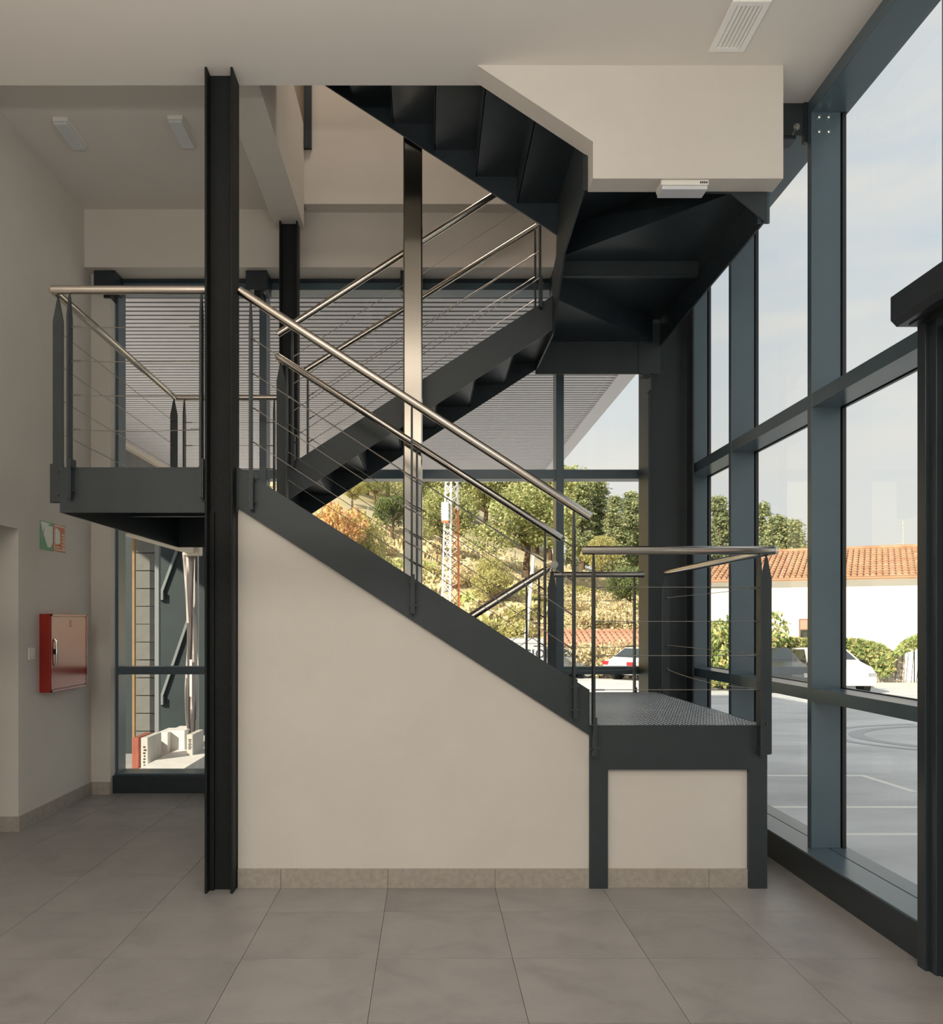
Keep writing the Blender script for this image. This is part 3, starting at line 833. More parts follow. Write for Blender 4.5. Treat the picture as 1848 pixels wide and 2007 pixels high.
leaf_mat('leaf_vine', [(0.174, 0.261, 0.087), (0.348, 0.45, 0.16), (0.551, 0.58, 0.246), (0.667, 0.522, 0.246)])
leaf_mat('grass_dry', [(0.572, 0.495, 0.275), (0.748, 0.616, 0.396), (0.814, 0.682, 0.473), (0.462, 0.462, 0.22)], sub=.15)
leaf_mat('grass_green', [(0.345, 0.414, 0.138), (0.506, 0.54, 0.207), (0.644, 0.598, 0.287)], sub=.15)

# ---- ground, kerbs, parking lines
gm = MB()
for x0, x1, ya, yb in ((-90, 2.44, 7.62, 50), (2.44, 160, -40, 4), (2.44, 160, 4, 50)):
    gm.prism([(ya, gz(ya)), (yb, gz(yb)), (yb, gz(yb) - .3), (ya, gz(ya) - .3)], 'x', x0, x1)
gr = struct('ground', gm, 'asphalt')
def strip(name, m, x0, x1, ya, yb, h):
    return MB().prism([(ya, gz(ya)), (yb, gz(yb)), (yb, gz(yb) + h), (ya, gz(ya) + h)], 'x', x0, x1).build(name, m, gr)
for (x0, x1, y0, y1) in ((2.5, 5.1, 9.80, 9.89), (2.5, 9.5, 7.90, 7.98), (2.5, 9.5, 6.77, 6.85), (5.02, 5.1, 3.0, 9.80)):
    strip('parking_line', 'paint_line', x0, x1, y0, y1, .004)
def arc_mark(cx, cy, r, a0, a1, w):
    V = []; Fc = []; n = 28
    for k in range(n + 1):
        a = math.radians(a0 + (a1 - a0) * k / n)
        for q in (r - w / 2, r + w / 2):
            yy = cy + q * math.sin(a); V.append((cx + q * 1.35 * math.cos(a), yy, gz(yy) + .004))
    for k in range(n): Fc.append((2 * k, 2 * k + 1, 2 * k + 3, 2 * k + 2))
    mb = MB(); mb.v = [Vector(v) for v in V]; mb.f = Fc
    return mb.build('tyre_mark', 'tyre_mark', gr)
arc_mark(10.2, 13.6, 2.3, 95, 262, .18)
arc_mark(10.2, 13.6, 2.65, 105, 255, .13)
strip('kerb', 'kerb', 9.0, 60, 29.9, 30.2, .17)

# ---- hillside
def hz(x, y):
    xx = max(-25, min(17, x))
    t = max(0.0, y - 43) * max(.3, min(1.0, 1 - (x - 17) * .035))
    return gz(43) + .15 + t * (.295 - .008 * xx) + .3 * math.sin(x * .3 + y * .2) * min(1, t / 6)
hv = []; hf = []
nx, ny = 90, 60
for j in range(ny + 1):
    for i in range(nx + 1):
        x = -70 + i * 150 / nx; y = 43 + j * 110 / ny
        hv.append((x, y, hz(x, y)))
for j in range(ny):
    for i in range(nx):
        a = j * (nx + 1) + i; hf.append((a, a + 1, a + nx + 2, a + nx + 1))
hm = MB(); hm.v = [Vector(v) for v in hv]; hm.f = hf
struct('hill', hm, 'hill_soil', smooth=True)

def mesh_obj(name, V, Fc, material, parent=None, loc=(0, 0, 0)):
    me = bpy.data.meshes.new(name)
    V = np.asarray(V, dtype=np.float32).reshape(-1, 3); Fc = np.asarray(Fc, dtype=np.int32)
    me.vertices.add(len(V)); me.vertices.foreach_set('co', V.ravel())
    k = Fc.shape[1]
    me.loops.add(Fc.size); me.loops.foreach_set('vertex_index', Fc.ravel())
    me.polygons.add(len(Fc)); me.polygons.foreach_set('loop_start', np.arange(0, Fc.size, k)); me.polygons.foreach_set('loop_total', np.full(len(Fc), k))
    me.update(calc_edges=True); me.validate()
    me.materials.append(M[material])
    o = bpy.data.objects.new(name, me); COL.objects.link(o)
    o.location = loc
    if parent is not None: o.parent = parent
    return o
def leaf_quads(rng, C, size, flat=0.0):
    """one bent quad per centre"""
    n = len(C)
    u = rng.normal(size=(n, 3)); u[:, 2] *= (1 - flat); u /= np.linalg.norm(u, axis=1)[:, None]
    w = rng.normal(size=(n, 3)); w -= (w * u).sum(1)[:, None] * u; w /= np.linalg.norm(w, axis=1)[:, None]
    s = size * rng.uniform(.6, 1.3, (n, 1))
    V = np.stack([C - u * s, C + w * s * .55, C + u * s, C - w * s * .55], axis=1).reshape(-1, 3)
    return V, np.arange(n * 4).reshape(-1, 4)
def crown_points(rng, n, blobs):
    """points near the shells of several ellipsoids"""
    out = []
    wts = np.array([b[3] * b[4] for b in blobs]); wts = wts / wts.sum()
    for b, w in zip(blobs, wts):
        m = max(8, int(n * w))
        d = rng.normal(size=(m, 3)); d /= np.linalg.norm(d, axis=1)[:, None]
        r = rng.uniform(.45, 1.05, (m, 1)) ** .6
        out.append(np.array(b[:3]) + d * r * np.array([b[3], b[3], b[4]]))
    return np.concatenate(out)
TREE = {}
def tree_proto(key, kind, height, width, n, leaf, material, seed):
    rng = np.random.default_rng(seed)
    if kind == 'broad':
        blobs = []
        for k in range(26):
            a = rng.uniform(0, 6.28); rr = width * .5 * math.sqrt(rng.uniform(0, .75)); zz = height * rng.uniform(.36, .86)
            rr *= 1 - .5 * abs(zz / height - .58) / .3
            q = width * rng.uniform(.12, .23)
            blobs.append((rr * math.cos(a), rr * math.sin(a), zz, q, q * .8))
        C = crown_points(rng, n, blobs)
    elif kind == 'pine':
        C = []
        for k in range(14):
            z = height * (.22 + .74 * k / 13); R = width * .5 * (1 - (k / 13) ** 1.2 * .88)
            for q in range(7):
                a = rng.uniform(0, 6.28); m = max(6, int(n / 98))
                tt = rng.uniform(.15, 1, (m, 1))
                base = np.array([math.cos(a), math.sin(a), -.12]) * R * rng.uniform(.75, 1.15)
                C.append(np.array([0, 0, z]) + base * tt + rng.normal(scale=.10 * width * .5, size=(m, 3)) * np.array([1, 1, .7]))
        C = np.concatenate(C)
    else:   # bush
        blobs = []
        for k in range(14):
            a = rng.uniform(0, 6.28); rr = width * .42 * math.sqrt(rng.uniform(0, 1))
            q = width * rng.uniform(.13, .22)
            blobs.append((rr * math.cos(a), rr * math.sin(a), height * rng.uniform(.25, .75), q, q * .9))
        C = crown_points(rng, n, blobs)
        C[:, 2] = np.maximum(C[:, 2], .03)
    V, Fc = leaf_quads(rng, C, leaf, flat=.3 if kind == 'pine' else 0)
    cr = mesh_obj('crown', V, Fc, material)
    mb = MB(); r0 = height * .022 + .03
    if kind != 'bush':
        top = height * (.62 if kind == 'broad' else .95)
        bend = [rng.normal(scale=.04) * height * .5 for _ in range(4)]
        P = [Vector((0, 0, -.4)), Vector((bend[0] * .3, bend[1] * .3, top * .33)), Vector((bend[0], bend[1], top * .66)), Vector((bend[2], bend[3], top))]
        mb.tube(P, [r0 * 1.25, r0, r0 * .7, r0 * .25], 8)
        for k in range(6 if kind == 'broad' else 3):
            a = rng.uniform(0, 6.28); z0 = top * rng.uniform(.35, .75); rr = width * rng.uniform(.22, .42)
            mb.tube([(bend[0] * .6, bend[1] * .6, z0), (rr * .5 * math.cos(a), rr * .5 * math.sin(a), z0 + height * .10), (rr * math.cos(a), rr * math.sin(a), z0 + height * .17)], [r0 * .5, r0 * .32, r0 * .12], 6)
    else:
        for k in range(4):
            a = rng.uniform(0, 6.28); rr = width * .2
            mb.tube([(0, 0, -.1), (rr * math.cos(a), rr * math.sin(a), height * .5)], [.03, .012], 6)
    tk = mb.build('trunk', 'bark', smooth=True)
    TREE[key] = (cr, tk)
    for o in (cr, tk): COL.objects.unlink(o)
tree_proto('oak', 'broad', 8, 7.0, 11000, .125, 'leaf_green', 1)
tree_proto('oak2', 'broad', 8, 6.0, 11000, .12, 'leaf_yellowgreen', 2)
tree_proto('dark', 'broad', 9, 7.0, 11000, .14, 'leaf_dark', 3)
tree_proto('pine', 'pine', 11, 5.0, 11000, .14, 'leaf_pine', 4)
tree_proto('pine2', 'pine', 11, 6.6, 12000, .15, 'leaf_pine', 5)
tree_proto('orange', 'broad', 6, 3.6, 8000, .095, 'leaf_orange', 6)
tree_proto('bush', 'bush', 1.6, 2.4, 3500, .07, 'leaf_yellowgreen', 8)
tree_proto('bush2', 'bush', 1.8, 2.6, 3500, .075, 'leaf_vine', 9)
tree_proto('dry', 'bush', 1.3, 2.2, 2600, .065, 'grass_dry', 10)
def plant(key, name, X, Y, z, h, label, cat, group, wscale=1.0):
    base = {'oak': 8, 'oak2': 8, 'dark': 9, 'pine': 11, 'pine2': 11, 'orange': 6, 'bush': 1.6, 'bush2': 1.8, 'dry': 1.3}[key]
    t = thing(name, (X, Y, z), label, cat, group)
    s = h / base; a = random.uniform(0, 6.28)
    for src in TREE[key]:
        c = src.copy(); COL.objects.link(c); c.parent = t; c.location = (0, 0, 0); c.scale = (s * wscale, s * wscale, s); c.rotation_euler = (0, 0, a)
    return t
def plant_px(key, name, px, ytop, Y, label, cat, group, ybase=None, wscale=1.0):
    X = (px - VX) * Y / F
    z = hz(X, Y) if ybase is None else at(px, ybase, Y).z
    h = at(px, ytop, Y).z - z
    return plant(key, name, X, Y, z, h, label, cat, group, wscale)
G1 = 'trees on the hillside'
# woodland along the top of the slope, left to right
rows = [
 ('dark', 560, 800, 99), ('oak', 600, 850, 91), ('dark', 640, 820, 103), ('oak2', 655, 900, 85), ('dark', 690, 830, 101), ('oak', 720, 870, 89),
 ('oak2', 760, 850, 93), ('dark', 800, 840, 101), ('oak', 835, 880, 87), ('oak2', 880, 860, 93), ('dark', 920, 850, 101), ('oak', 950, 890, 87),
 ('dark', 985, 870, 99), ('oak2', 1010, 895, 89), ('dark', 1050, 880, 99), ('oak', 1075, 905, 91), ('dark', 1115, 920, 103)]
labs = ['far woodland tree left of the mast, dark crown cut by the stair', 'far woodland tree with a loose green crown above the orange tree', 'tall dark woodland tree behind the orange tree', 'yellow-green woodland tree just right of the orange tree',
 'dark woodland tree between orange tree and stainless post', 'green woodland tree left of the stainless post', 'yellowish woodland tree behind the stainless post', 'dark woodland tree right behind the stainless post',
 'green woodland tree just left of the lattice mast', 'yellow-green woodland tree behind the lattice mast', 'dark woodland tree right of the lattice mast', 'green woodland tree between mast and leaning pole',
 'dark woodland tree above the hillside fence', 'yellow-green woodland tree above the fence middle', 'dark woodland tree left of the window mullion', 'green woodland tree behind the window mullion', 'dark woodland tree just right of the window mullion']
for (k, px, yt, Y), lb in zip(rows, labs):
    plant_px(k, 'woodland_tree', px, yt, Y, lb, 'tree', G1, wscale=1.15)
for k, px, yt, Y, lb in (('pine', 1140, 948, 87, 'tall pine nearest the window mullion, against the sky'), ('pine2', 1172, 945, 91, 'broad pine in the middle of the small rear pane'),
        ('pine', 1205, 972, 85, 'slender pine second from the corner column'), ('pine2', 1238, 965, 91, 'pine beside the corner column, partly hidden'), ('pine2', 1275, 985, 87, 'pine hidden mostly behind the corner column'),
        ('pine', 1408, 972, 81, 'pointed conifer seen through the narrow facade pane'), ('pine2', 1440, 1000, 85, 'pine behind the middle facade mullion'), ('pine2', 1388, 1030, 73, 'low pine at the left edge of the facade pane'),
        ('pine', 1492, 985, 79, 'tall pine left of the house roof'), ('pine2', 1525, 1012, 75, 'broad pine rising above the house roof'), ('pine2', 1552, 1020, 77, 'rounded pine at the right end of the grove above the roof'), ('pine2', 1345, 1000, 85, 'pine behind the corner column')):
    plant_px(k, 'pine_tree', px, yt, Y, lb, 'tree', G1, wscale=1.1)
plant_px('oak2', 'woodland_tree', 1180, 1045, 77, 'yellowish tree at the foot of the pines', 'tree', G1)
plant_px('dark', 'woodland_tree', 1235, 1095, 59, 'dark round tree beside the corner column', 'tree', G1)
plant_px('dark', 'woodland_tree', 1218, 1110, 63, 'dark bushy tree on the right of the dry slope', 'tree', G1)
plant_px('orange', 'woodland_tree', 1575, 1046, 81, 'orange autumn tree behind the house roof', 'tree', G1)
plant_px('oak', 'oak_tree', 868, 948, 67, 'oak with a thick pale trunk right of the lattice mast', 'tree', G1, wscale=1.1)
plant_px('oak', 'oak_tree', 1030, 938, 65, 'spreading oak with dark forked trunk above the leaning pole', 'tree', G1, wscale=1.25)
plant_px('oak2', 'oak_tree', 690, 930, 80, 'yellowish oak above the orange autumn tree', 'tree', G1, wscale=1.2)
plant_px('oak', 'oak_tree', 735, 915, 84, 'green oak left of the stainless post, above the dry slope', 'tree', G1, wscale=1.2)
plant_px('dark', 'oak_tree', 768, 960, 71, 'dark leafy tree behind the stainless post and fence', 'tree', G1)
plant_px('orange', 'maple_tree', 655, 940, 21, 'orange-leaved autumn tree close behind the stair', 'tree', G1, ybase=1384, wscale=.62)
plant_px('oak2', 'maple_tree', 712, 985, 22, 'yellow-green young tree beside the orange autumn tree', 'tree', G1, ybase=1380, wscale=.42)
plant_px('oak2', 'fruit_tree', 962, 1085, 55, 'low wild fruit tree in the dry grass', 'tree', G1, wscale=1.0)
k = 0
for px, py, Y, key in ((660, 1090, 55, 'dry'), (745, 1040, 67, 'dry'), (700, 1120, 53, 'bush'), (760, 1130, 53, 'dry'), (830, 1075, 63, 'bush'), (850, 1130, 55, 'dry'), (920, 1090, 61, 'dry'), (990, 1120, 57, 'dry'),
        (1020, 1160, 53, 'bush'), (1070, 1130, 59, 'dry'), (1120, 1150, 55, 'dry'), (1150, 1185, 51, 'dry'), (1180, 1130, 61, 'dry'), (1190, 1200, 50, 'dry'), (940, 1200, 50, 'bush'), (880, 1210, 50, 'dry'), (1000, 1210, 49, 'bush'), (1110, 1205, 50, 'dry'), (1145, 1110, 65, 'bush'), (1215, 1170, 55, 'dry')):
    X = (px - VX) * Y / F
    names = {'dry': 'straw-coloured bush', 'bush': 'yellow-green bush'}
    plant(key, 'hillside_bush', X, Y, hz(X, Y) - .1, random.uniform(1.1, 1.8), names[key] + ' among the dry grass of the hillside', 'bush', 'hillside bushes, ' + names[key], 1.2)
    k += 1
# dry grass, too much to count
rng = np.random.default_rng(21)
def grass(name, n, material, x0, x1, y0, y1, hgt, label, patch):
    X = rng.uniform(x0, x1, n * 3); Y = rng.uniform(y0, y1, n * 3)
    keep = np.array([noise.noise((x * .16 + patch, y * .16, 0)) > -.12 for x, y in zip(X, Y)])
    X, Y = X[keep][:n], Y[keep][:n]; n = len(X)
    Z = np.array([hz(x, y) for x, y in zip(X, Y)])
    a = rng.uniform(0, 6.28, n); h = hgt * rng.uniform(.5, 1.4, n); w = h * .28
    lx, ly = rng.normal(scale=.25, size=n) * h, rng.normal(scale=.25, size=n) * h
    B = np.stack([X, Y, Z - .05], 1)
    d = np.stack([np.cos(a) * w, np.sin(a) * w, np.zeros(n)], 1)
    Tt = np.stack([lx, ly, h], 1)
    V = np.stack([B - d * .5, B + d * .5, B + Tt + d * .9, B + Tt - d * .9], 1).reshape(-1, 3)
    return tag(mesh_obj(name, V, np.arange(n * 4).reshape(-1, 4), material), label, 'grass', kind='stuff')
grass('dry_grass', 24000, 'grass_dry', -18, 20, 44, 80, .55, 'dry straw grass covering the hillside', 3.1)
grass('green_grass', 9000, 'grass_green', -18, 18, 44, 66, .4, 'fresh green grass at the foot of the hillside', 9.7)

# ---- fence across the slope
fn = thing('wire_fence', (0, 74, hz(0, 74)), 'grey wire fence with thin posts running across the slope', 'fence')
pp = []
for k in range(22):
    x = -15 + k * 1.6; y = 74 + (x * -.25); z = hz(x, y); pp.append((x, y, z))
    MB().tube([(x, y, z - .2), (x, y, z + 2.0)], .035, 6).build('post', 'post_grey', fn)
for h in (.4, 1.1, 1.85):
    MB().tube([(x, y, z + h) for x, y, z in pp], .012, 5).build('wire', 'post_grey', fn)

# ---- lattice mast
TY = 47
tw = thing('lattice_mast', Vector(((884 - VX) * TY / F, TY, hz((884 - VX) * TY / F, TY))), 'white and red lattice mast with a white equipment box', 'mast')
def leg_pts(xb, xt, dy): return Vector(((xb - VX) * TY / F, TY + dy, at(0, 1268, TY).z)), Vector(((xt - VX) * TY / F, TY + dy, at(0, 800, TY).z))
legs = [leg_pts(863.5, 878, 0), leg_pts(881, 885, -.42), leg_pts(900.5, 895, .05)]
for i, (a, b) in enumerate(legs):
    m_ = a.lerp(b, (1268 - 1000) / 468)
    MB().tube([a, m_], .058, 8).build('leg', 'tower_red' if i == 2 else 'tower_white', tw)
    MB().tube([m_, b], .054, 8).build('leg', 'tower_white', tw)
for s in range(3):
    a0, a1 = legs[s]; b0, b1 = legs[(s + 1) % 3]
    n = 22; mbw = MB(); mbr = MB()
    for k in range(n):
        t0, t1 = k / n, (k + 1) / n
        tgt = mbr if (s == 1 and t0 < .57) else mbw
        tgt.tube([a0.lerp(a1, t0), b0.lerp(b1, t1)], .022, 5).tube([b0.lerp(b1, t0), a0.lerp(a1, t1)], .022, 5)
    o = mbw.build('lattice', 'tower_white', tw); o['kind'] = 'stuff'
    if mbr.v: o = mbr.build('lattice', 'tower_red', tw); o['kind'] = 'stuff'
p = at(872, 1003, TY - .45)
MB().box(p.x - .20, p.x + .20, p.y - .18, p.y + .18, p.z - .50, p.z + .50).build('equipment_box', 'tower_white', tw, bevel=.02)
MB().box(p.x - .19, p.x + .19, p.y - .17, p.y + .17, p.z - .60, p.z - .50).build('box_base', 'tower_red', tw)
mb = MB()
for k in range(4): mb.bar((p.x - .3, p.y, p.z - .2 + k * .14), (p.x + .4, p.y + .3, p.z - .2 + k * .14), .02, .02)
mb.build('box_bracket', 'post_grey', tw)
# leaning white pole
PY = 41
a, b = at(1024.5, 1323, PY), at(1046, 1088, PY)
tag(MB().tube([a, b], [.12, .085], 10).build('leaning_pole', 'concrete_pale', origin=a, smooth=True), 'pale leaning concrete pole in front of the hillside', 'pole')

# ---- white house with a tiled hip roof
HY = 38.0
hx0, hx1 = 10.9, 21.25
ez, rz = 3.38, 4.98
ho = thing('house', (16, HY, gz(HY)), 'white house with a clay tile roof beyond the parking lot', 'house')
MB().box(hx0, hx1, HY, HY + 8, gz(HY) - .3, ez).build('wall', 'house_white', ho)
MB().box(hx1, hx1 + 2.8, HY + 2.0, HY + 7, gz(HY) - .3, ez - .1).build('wall', 'stone', ho)
ry = HY + 5.0; ov = .45
rpts = [(hx0 - ov, HY - ov, ez), (hx1 + 3.0, HY - ov, ez), (hx1 + 3.0, ry, rz), (hx0 + 4.2, ry, rz)]
MB().box(hx0 - ov, hx1 + 3.0, HY - ov, HY, ez - .10, ez - .02).build('eave', 'house_white', ho)
dm = MB(); dm.v = [Vector(q) for q in rpts + [(hx0 - ov, HY + 8.4, ez), (hx1 + 3.0, HY + 8.4, ez)]]
dm.f = [(0, 1, 2, 3), (0, 3, 4), (3, 2, 5, 4)]
dm.build('roof', 'clay_tile', ho)
MB().tube([(hx0 - ov, HY - ov - .06, ez - .03), (hx1 + 3.0, HY - ov - .06, ez - .03)], .065, 8).build('gutter', 'copper_gutter', ho, smooth=True)
sl = (rz - ez) / (ry - HY + ov)
def tile_row(x0, y0, ln, parent, z0, m, r=.112):
    """one column of overlapping barrel tiles, eave to ridge"""
    mb = MB(); n = max(1, int(ln / .42)); seg = 5
    for k in range(n):
        ya, yb = k * ln / n, (k + 1) * ln / n + .03
        for (yy, rr, lift) in ((ya, r, .035), (yb, r * .82, .0)):
            for q in range(seg + 1):
                a = math.pi * q / seg
                mb.v.append(Vector((x0 + rr * math.cos(a), y0 + yy, z0 + sl * yy + lift + rr * math.sin(a) * .9)))
        b = len(mb.v) - 2 * (seg + 1)
        for q in range(seg): mb.f.append((b + q, b + q + 1, b + seg + 1 + q + 1, b + seg + 1 + q))
        mb.f.append(tuple(b + q for q in range(seg + 1)))
    return mb.build('tile_row', m, parent)
x = hx0 - ov + .12; kk = 0
while x < hx1 + 2.9:
    ln = min(ry - HY + ov, (x - (hx0 - ov)) / 4.65 * (ry - HY + ov))
    if ln > .3:
        tile_row(x, HY - ov - .02, ln, ho, ez + .01, 'clay_pale' if kk % 9 == 4 else 'clay_tile')
    x += .243; kk += 1
MB().tube([(hx0 + 4.2, ry, rz + .06), (hx1 + 3.0, ry, rz + .06)], .12, 8).build('ridge', 'clay_tile', ho)
MB().tube([(hx0 - ov, HY - ov, ez + .08), (hx0 + 4.2, ry, rz + .08)], .11, 8).build('hip', 'clay_tile', ho)
cp = Vector((13.6, HY + 2.2, ez + .85))
MB().box(cp.x - .28, cp.x + .28, cp.y, cp.y + .5, ez, cp.z + .22).build('chimney', 'clay_pale', ho)
ap = Vector((20.8, ry, rz))
an = MB().tube([(ap.x, ap.y, rz), (ap.x, ap.y, 6.29)], .03, 6)
zt = 6.1
an.tube([(ap.x - .35, ap.y, zt), (ap.x + .1, ap.y, zt)], .012, 5)
for k in range(4): an.tube([(ap.x - .3 + k * .1, ap.y - .15, zt), (ap.x - .3 + k * .1, ap.y + .15, zt)], .01, 5)
an.tube([(ap.x - .3, ap.y, 5.2), (ap.x + .05, ap.y, 5.2)], .015, 5)
an.build('antenna', 'post_grey', ho)
wp0, wp1 = Vector((16.62, HY, 1.607)), Vector((17.3, HY, .62))
wo_ = MB().box(wp0.x, wp1.x, HY - .03, HY + .02, wp1.z, wp0.z).build('window', 'brown_wood', ho)
zm = wp0.z - .46
MB().box(wp0.x + .05, wp1.x - .05, HY - .04, HY - .028, zm, wp0.z - .05).build('shutter', 'roller_blind', wo_)
MB().box(wp0.x + .06, wp1.x - .06, HY - .04, HY - .028, wp1.z + .05, zm - .04).build('pane', 'car_glass', wo_)
wp0, wp1 = Vector((13.75, HY, 1.607)), Vector((14.43, HY, .62))
wo_ = MB().box(wp0.x, wp1.x, HY - .03, HY + .02, wp1.z, wp0.z).build('window', 'brown_wood', ho)
MB().box(wp0.x + .05, wp1.x - .05, HY - .04, HY - .028, zm, wp0.z - .05).build('shutter', 'roller_blind', wo_)
MB().box(wp0.x + .06, wp1.x - .06, HY - .04, HY - .028, wp1.z + .05, zm - .04).build('pane', 'car_glass', wo_)
# balcony of the side wing, right edge of the house
bal = MB()
for k in range(9): bal.bar((hx1 + .1 + k * .18, HY + 1.9, 1.0), (hx1 + .1 + k * .18, HY + 1.9, 1.9), .02, .02)
bal.bar((hx1, HY + 1.9, 1.9), (hx1 + 1.7, HY + 1.9, 1.9), .04, .04).box(hx1, hx1 + 1.7, HY + 1.85, HY + 2.0, .88, 1.0)
bal.build('balcony', 'brown_wood', ho)
ho.rotation_euler = (0, 0, math.radians(-28))

# ---- boundary wall of stone blocks with creeper
WY = 30.8
GW = gz(WY)
wx0, wx1, wzt = 10.4, 17.4, .38
bw = thing('stone_wall', (14, WY, GW), 'sunlit pale stone block wall in front of the white house', 'wall')
MB().box(wx0, wx1, WY + .03, WY + .3, GW, wzt - .05).build('core', 'kerb', bw)
bh, zrow = .165, GW; rowi = 0
stone_src = {}
while zrow < wzt - .06:
    x = wx0 - (rowi % 2) * .17
    while x < wx1:
        w_ = random.choice((.36, .44, .52)); x0, x1 = max(x, wx0), min(x + w_, wx1)
        if x1 - x0 > .06:
            key = round(x1 - x0, 2)
            if key not in stone_src:
                stone_src[key] = MB().box(0, key - .014, 0, .06, 0, bh - .012).build('stone_block', 'stone', None, bevel=.008)
                o = stone_src[key]; o.parent = bw; o.location = Vector((x0, WY + random.uniform(-.012, .012), zrow)) - org(bw)
            else:
                piece(stone_src[key], (x0, WY + random.uniform(-.012, .012), zrow), bw)
        x += w_
    zrow += bh; rowi += 1
MB().box(wx0, wx1, WY - .04, WY + .34, wzt - .06, wzt).build('coping', 'clay_pale', bw)
vn_rng = np.random.default_rng(31)
def creeper(px0, px1, tops, bots, n, label):
    """leaves hugging the wall face and its top between two outlines given along the wall"""
    tpar = vn_rng.uniform(0, 1, n)
    top = np.interp(tpar, np.linspace(0, 1, len(tops)), tops); bot = np.interp(tpar, np.linspace(0, 1, len(bots)), bots)
    z = bot + (top - bot) * vn_rng.uniform(0, 1, n) ** .7
    x = px0 + (px1 - px0) * tpar
    C = np.stack([x, WY - .07 - vn_rng.uniform(0, .38, n), z], 1)
    V, Fc = leaf_quads(vn_rng, C, .085)
    o = thing('creeper', (px0, WY - .1, GW), label, 'creeper', 'creepers on the stone wall')
    l = mesh_obj('foliage', V - np.array(org(o)), Fc, 'leaf_vine', o)
    mb = MB()
    for k in range(5):
        xx = px0 + (px1 - px0) * (k + .5) / 5
        mb.tube([(xx, WY - .02, GW), (xx + .1, WY - .03, .3), (xx - .05, WY - .03, float(np.interp((k + .5) / 5, np.linspace(0, 1, len(tops)), tops)) - .1)], .012, 5)
    mb.build('stem', 'bark', o)
X_ = lambda px: (px - VX) * WY / F
Z_ = lambda py: EYE - (py - VY) * WY / F
creeper(X_(1500), X_(1592), [Z_(1250), Z_(1252), Z_(1248), Z_(1252), Z_(1250)], [Z_(1300), Z_(1296), Z_(1292), Z_(1284), Z_(1290)], 2600, 'green creeper over the wall top, left of the tall mullion')
creeper(X_(1640), X_(1742), [Z_(1250), Z_(1252), Z_(1255), Z_(1262), Z_(1278)], [Z_(1302), Z_(1290), Z_(1296), Z_(1330), Z_(1322)], 3400, 'large creeper hanging down the stone wall, right of the tall mullion')
creeper(X_(1748), X_(1800), [Z_(1276), Z_(1262), Z_(1250), Z_(1246), Z_(1240)], [Z_(1286), Z_(1282), Z_(1276), Z_(1270), Z_(1262)], 900, 'small creeper sprig over the wall top at the right end')
plant('bush2', 'garden_shrub', X_(1408), WY - 1.6, GW, 2.7, 'green shrub seen in the narrow facade pane', 'bush', None, .8)
plant('bush2', 'garden_shrub', X_(1380), WY - 1.9, GW, 2.3, 'shrub left of the narrow facade pane', 'bush', None, .9)
plant('dry', 'garden_shrub', X_(1432), WY - 1.5, GW, 1.6, 'dry shrub at the foot of the stone wall', 'bush', None, .9)
for px, lb in ((1552, 'thin green fence post beside the parked cars'), (1775, 'thin dark fence post before the stone wall')):
    tag(MB().tube([(X_(px), WY - .55, GW), (X_(px), WY - .55, Z_(1270))], .022, 6).build('fence_post', 'bolt_steel', origin=(X_(px), WY - .55, GW)), lb, 'post')

# ---- low shed with a clay roof behind the cars
SY = 39.5
sh = thing('shed', Vector(((1180 - VX) * SY / F, SY, gz(SY))), 'low shed with a pink-orange clay tile roof behind the parked cars', 'shed')
s0, s1 = at(1075, 1268, SY), at(1330, 1236, SY)
MB().box(s0.x, s1.x, SY + .3, SY + 3, gz(SY) - .2, s0.z - .05).build('wall', 'concrete', sh)
sdep = 2.6
sz1 = at(0, 1236, SY + sdep).z; sl = (sz1 - s0.z) / sdep
dm = MB(); dm.v = [Vector((s0.x, SY, s0.z)), Vector((s1.x, SY, s0.z)), Vector((s1.x + .3, SY + sdep, sz1)), Vector((s0.x + .5, SY + sdep, sz1))]; dm.f = [(0, 1, 2, 3)]
dm.build('roof', 'clay_pale', sh)
x = s0.x + .1
def slant_row(x0):
    o = tile_row(0, 0, sdep, None, 0, 'clay_pale', .125)
    return o
src = slant_row(0); src.parent = sh; src.location = Vector((x, SY - .03, s0.z + .01)) - org(sh)
while x < s1.x:
    x += .28
    piece(src, (x, SY - .03, s0.z + .01), sh)
mb = MB()
for k in range(22):
    x = s0.x + .1 + k * .28
    if x < s1.x: mb.bar((x, SY, s0.z - .06), (x, SY + .3, s0.z - .04), .06, .07)
mb.build('rafter_end', 'house_white', sh)
for px, hh, lb in ((1150, 1.35, 'dry hedge bush in front of the shed, left'), (1178, 1.5, 'dry hedge bush in front of the shed, middle'), (1208, 1.4, 'dry hedge bush in front of the shed, right'), (1235, 1.3, 'dry hedge bush behind the white car')):
    plant('dry', 'hedge_bush', (px - VX) * 38.2 / F, 38.2, gz(38.2), hh * 1.15, lb, 'bush', None, .8)
tag(MB().tube([((1181 - VX) * 37.6 / F, 37.6, gz(37.6)), ((1181 - VX) * 37.6 / F, 37.6, at(0, 1258, 37.6).z)], .02, 6).build('fence_post', 'bolt_steel', origin=((1181 - VX) * 37.6 / F, 37.6, gz(37.6))), 'thin post standing before the shed', 'post')

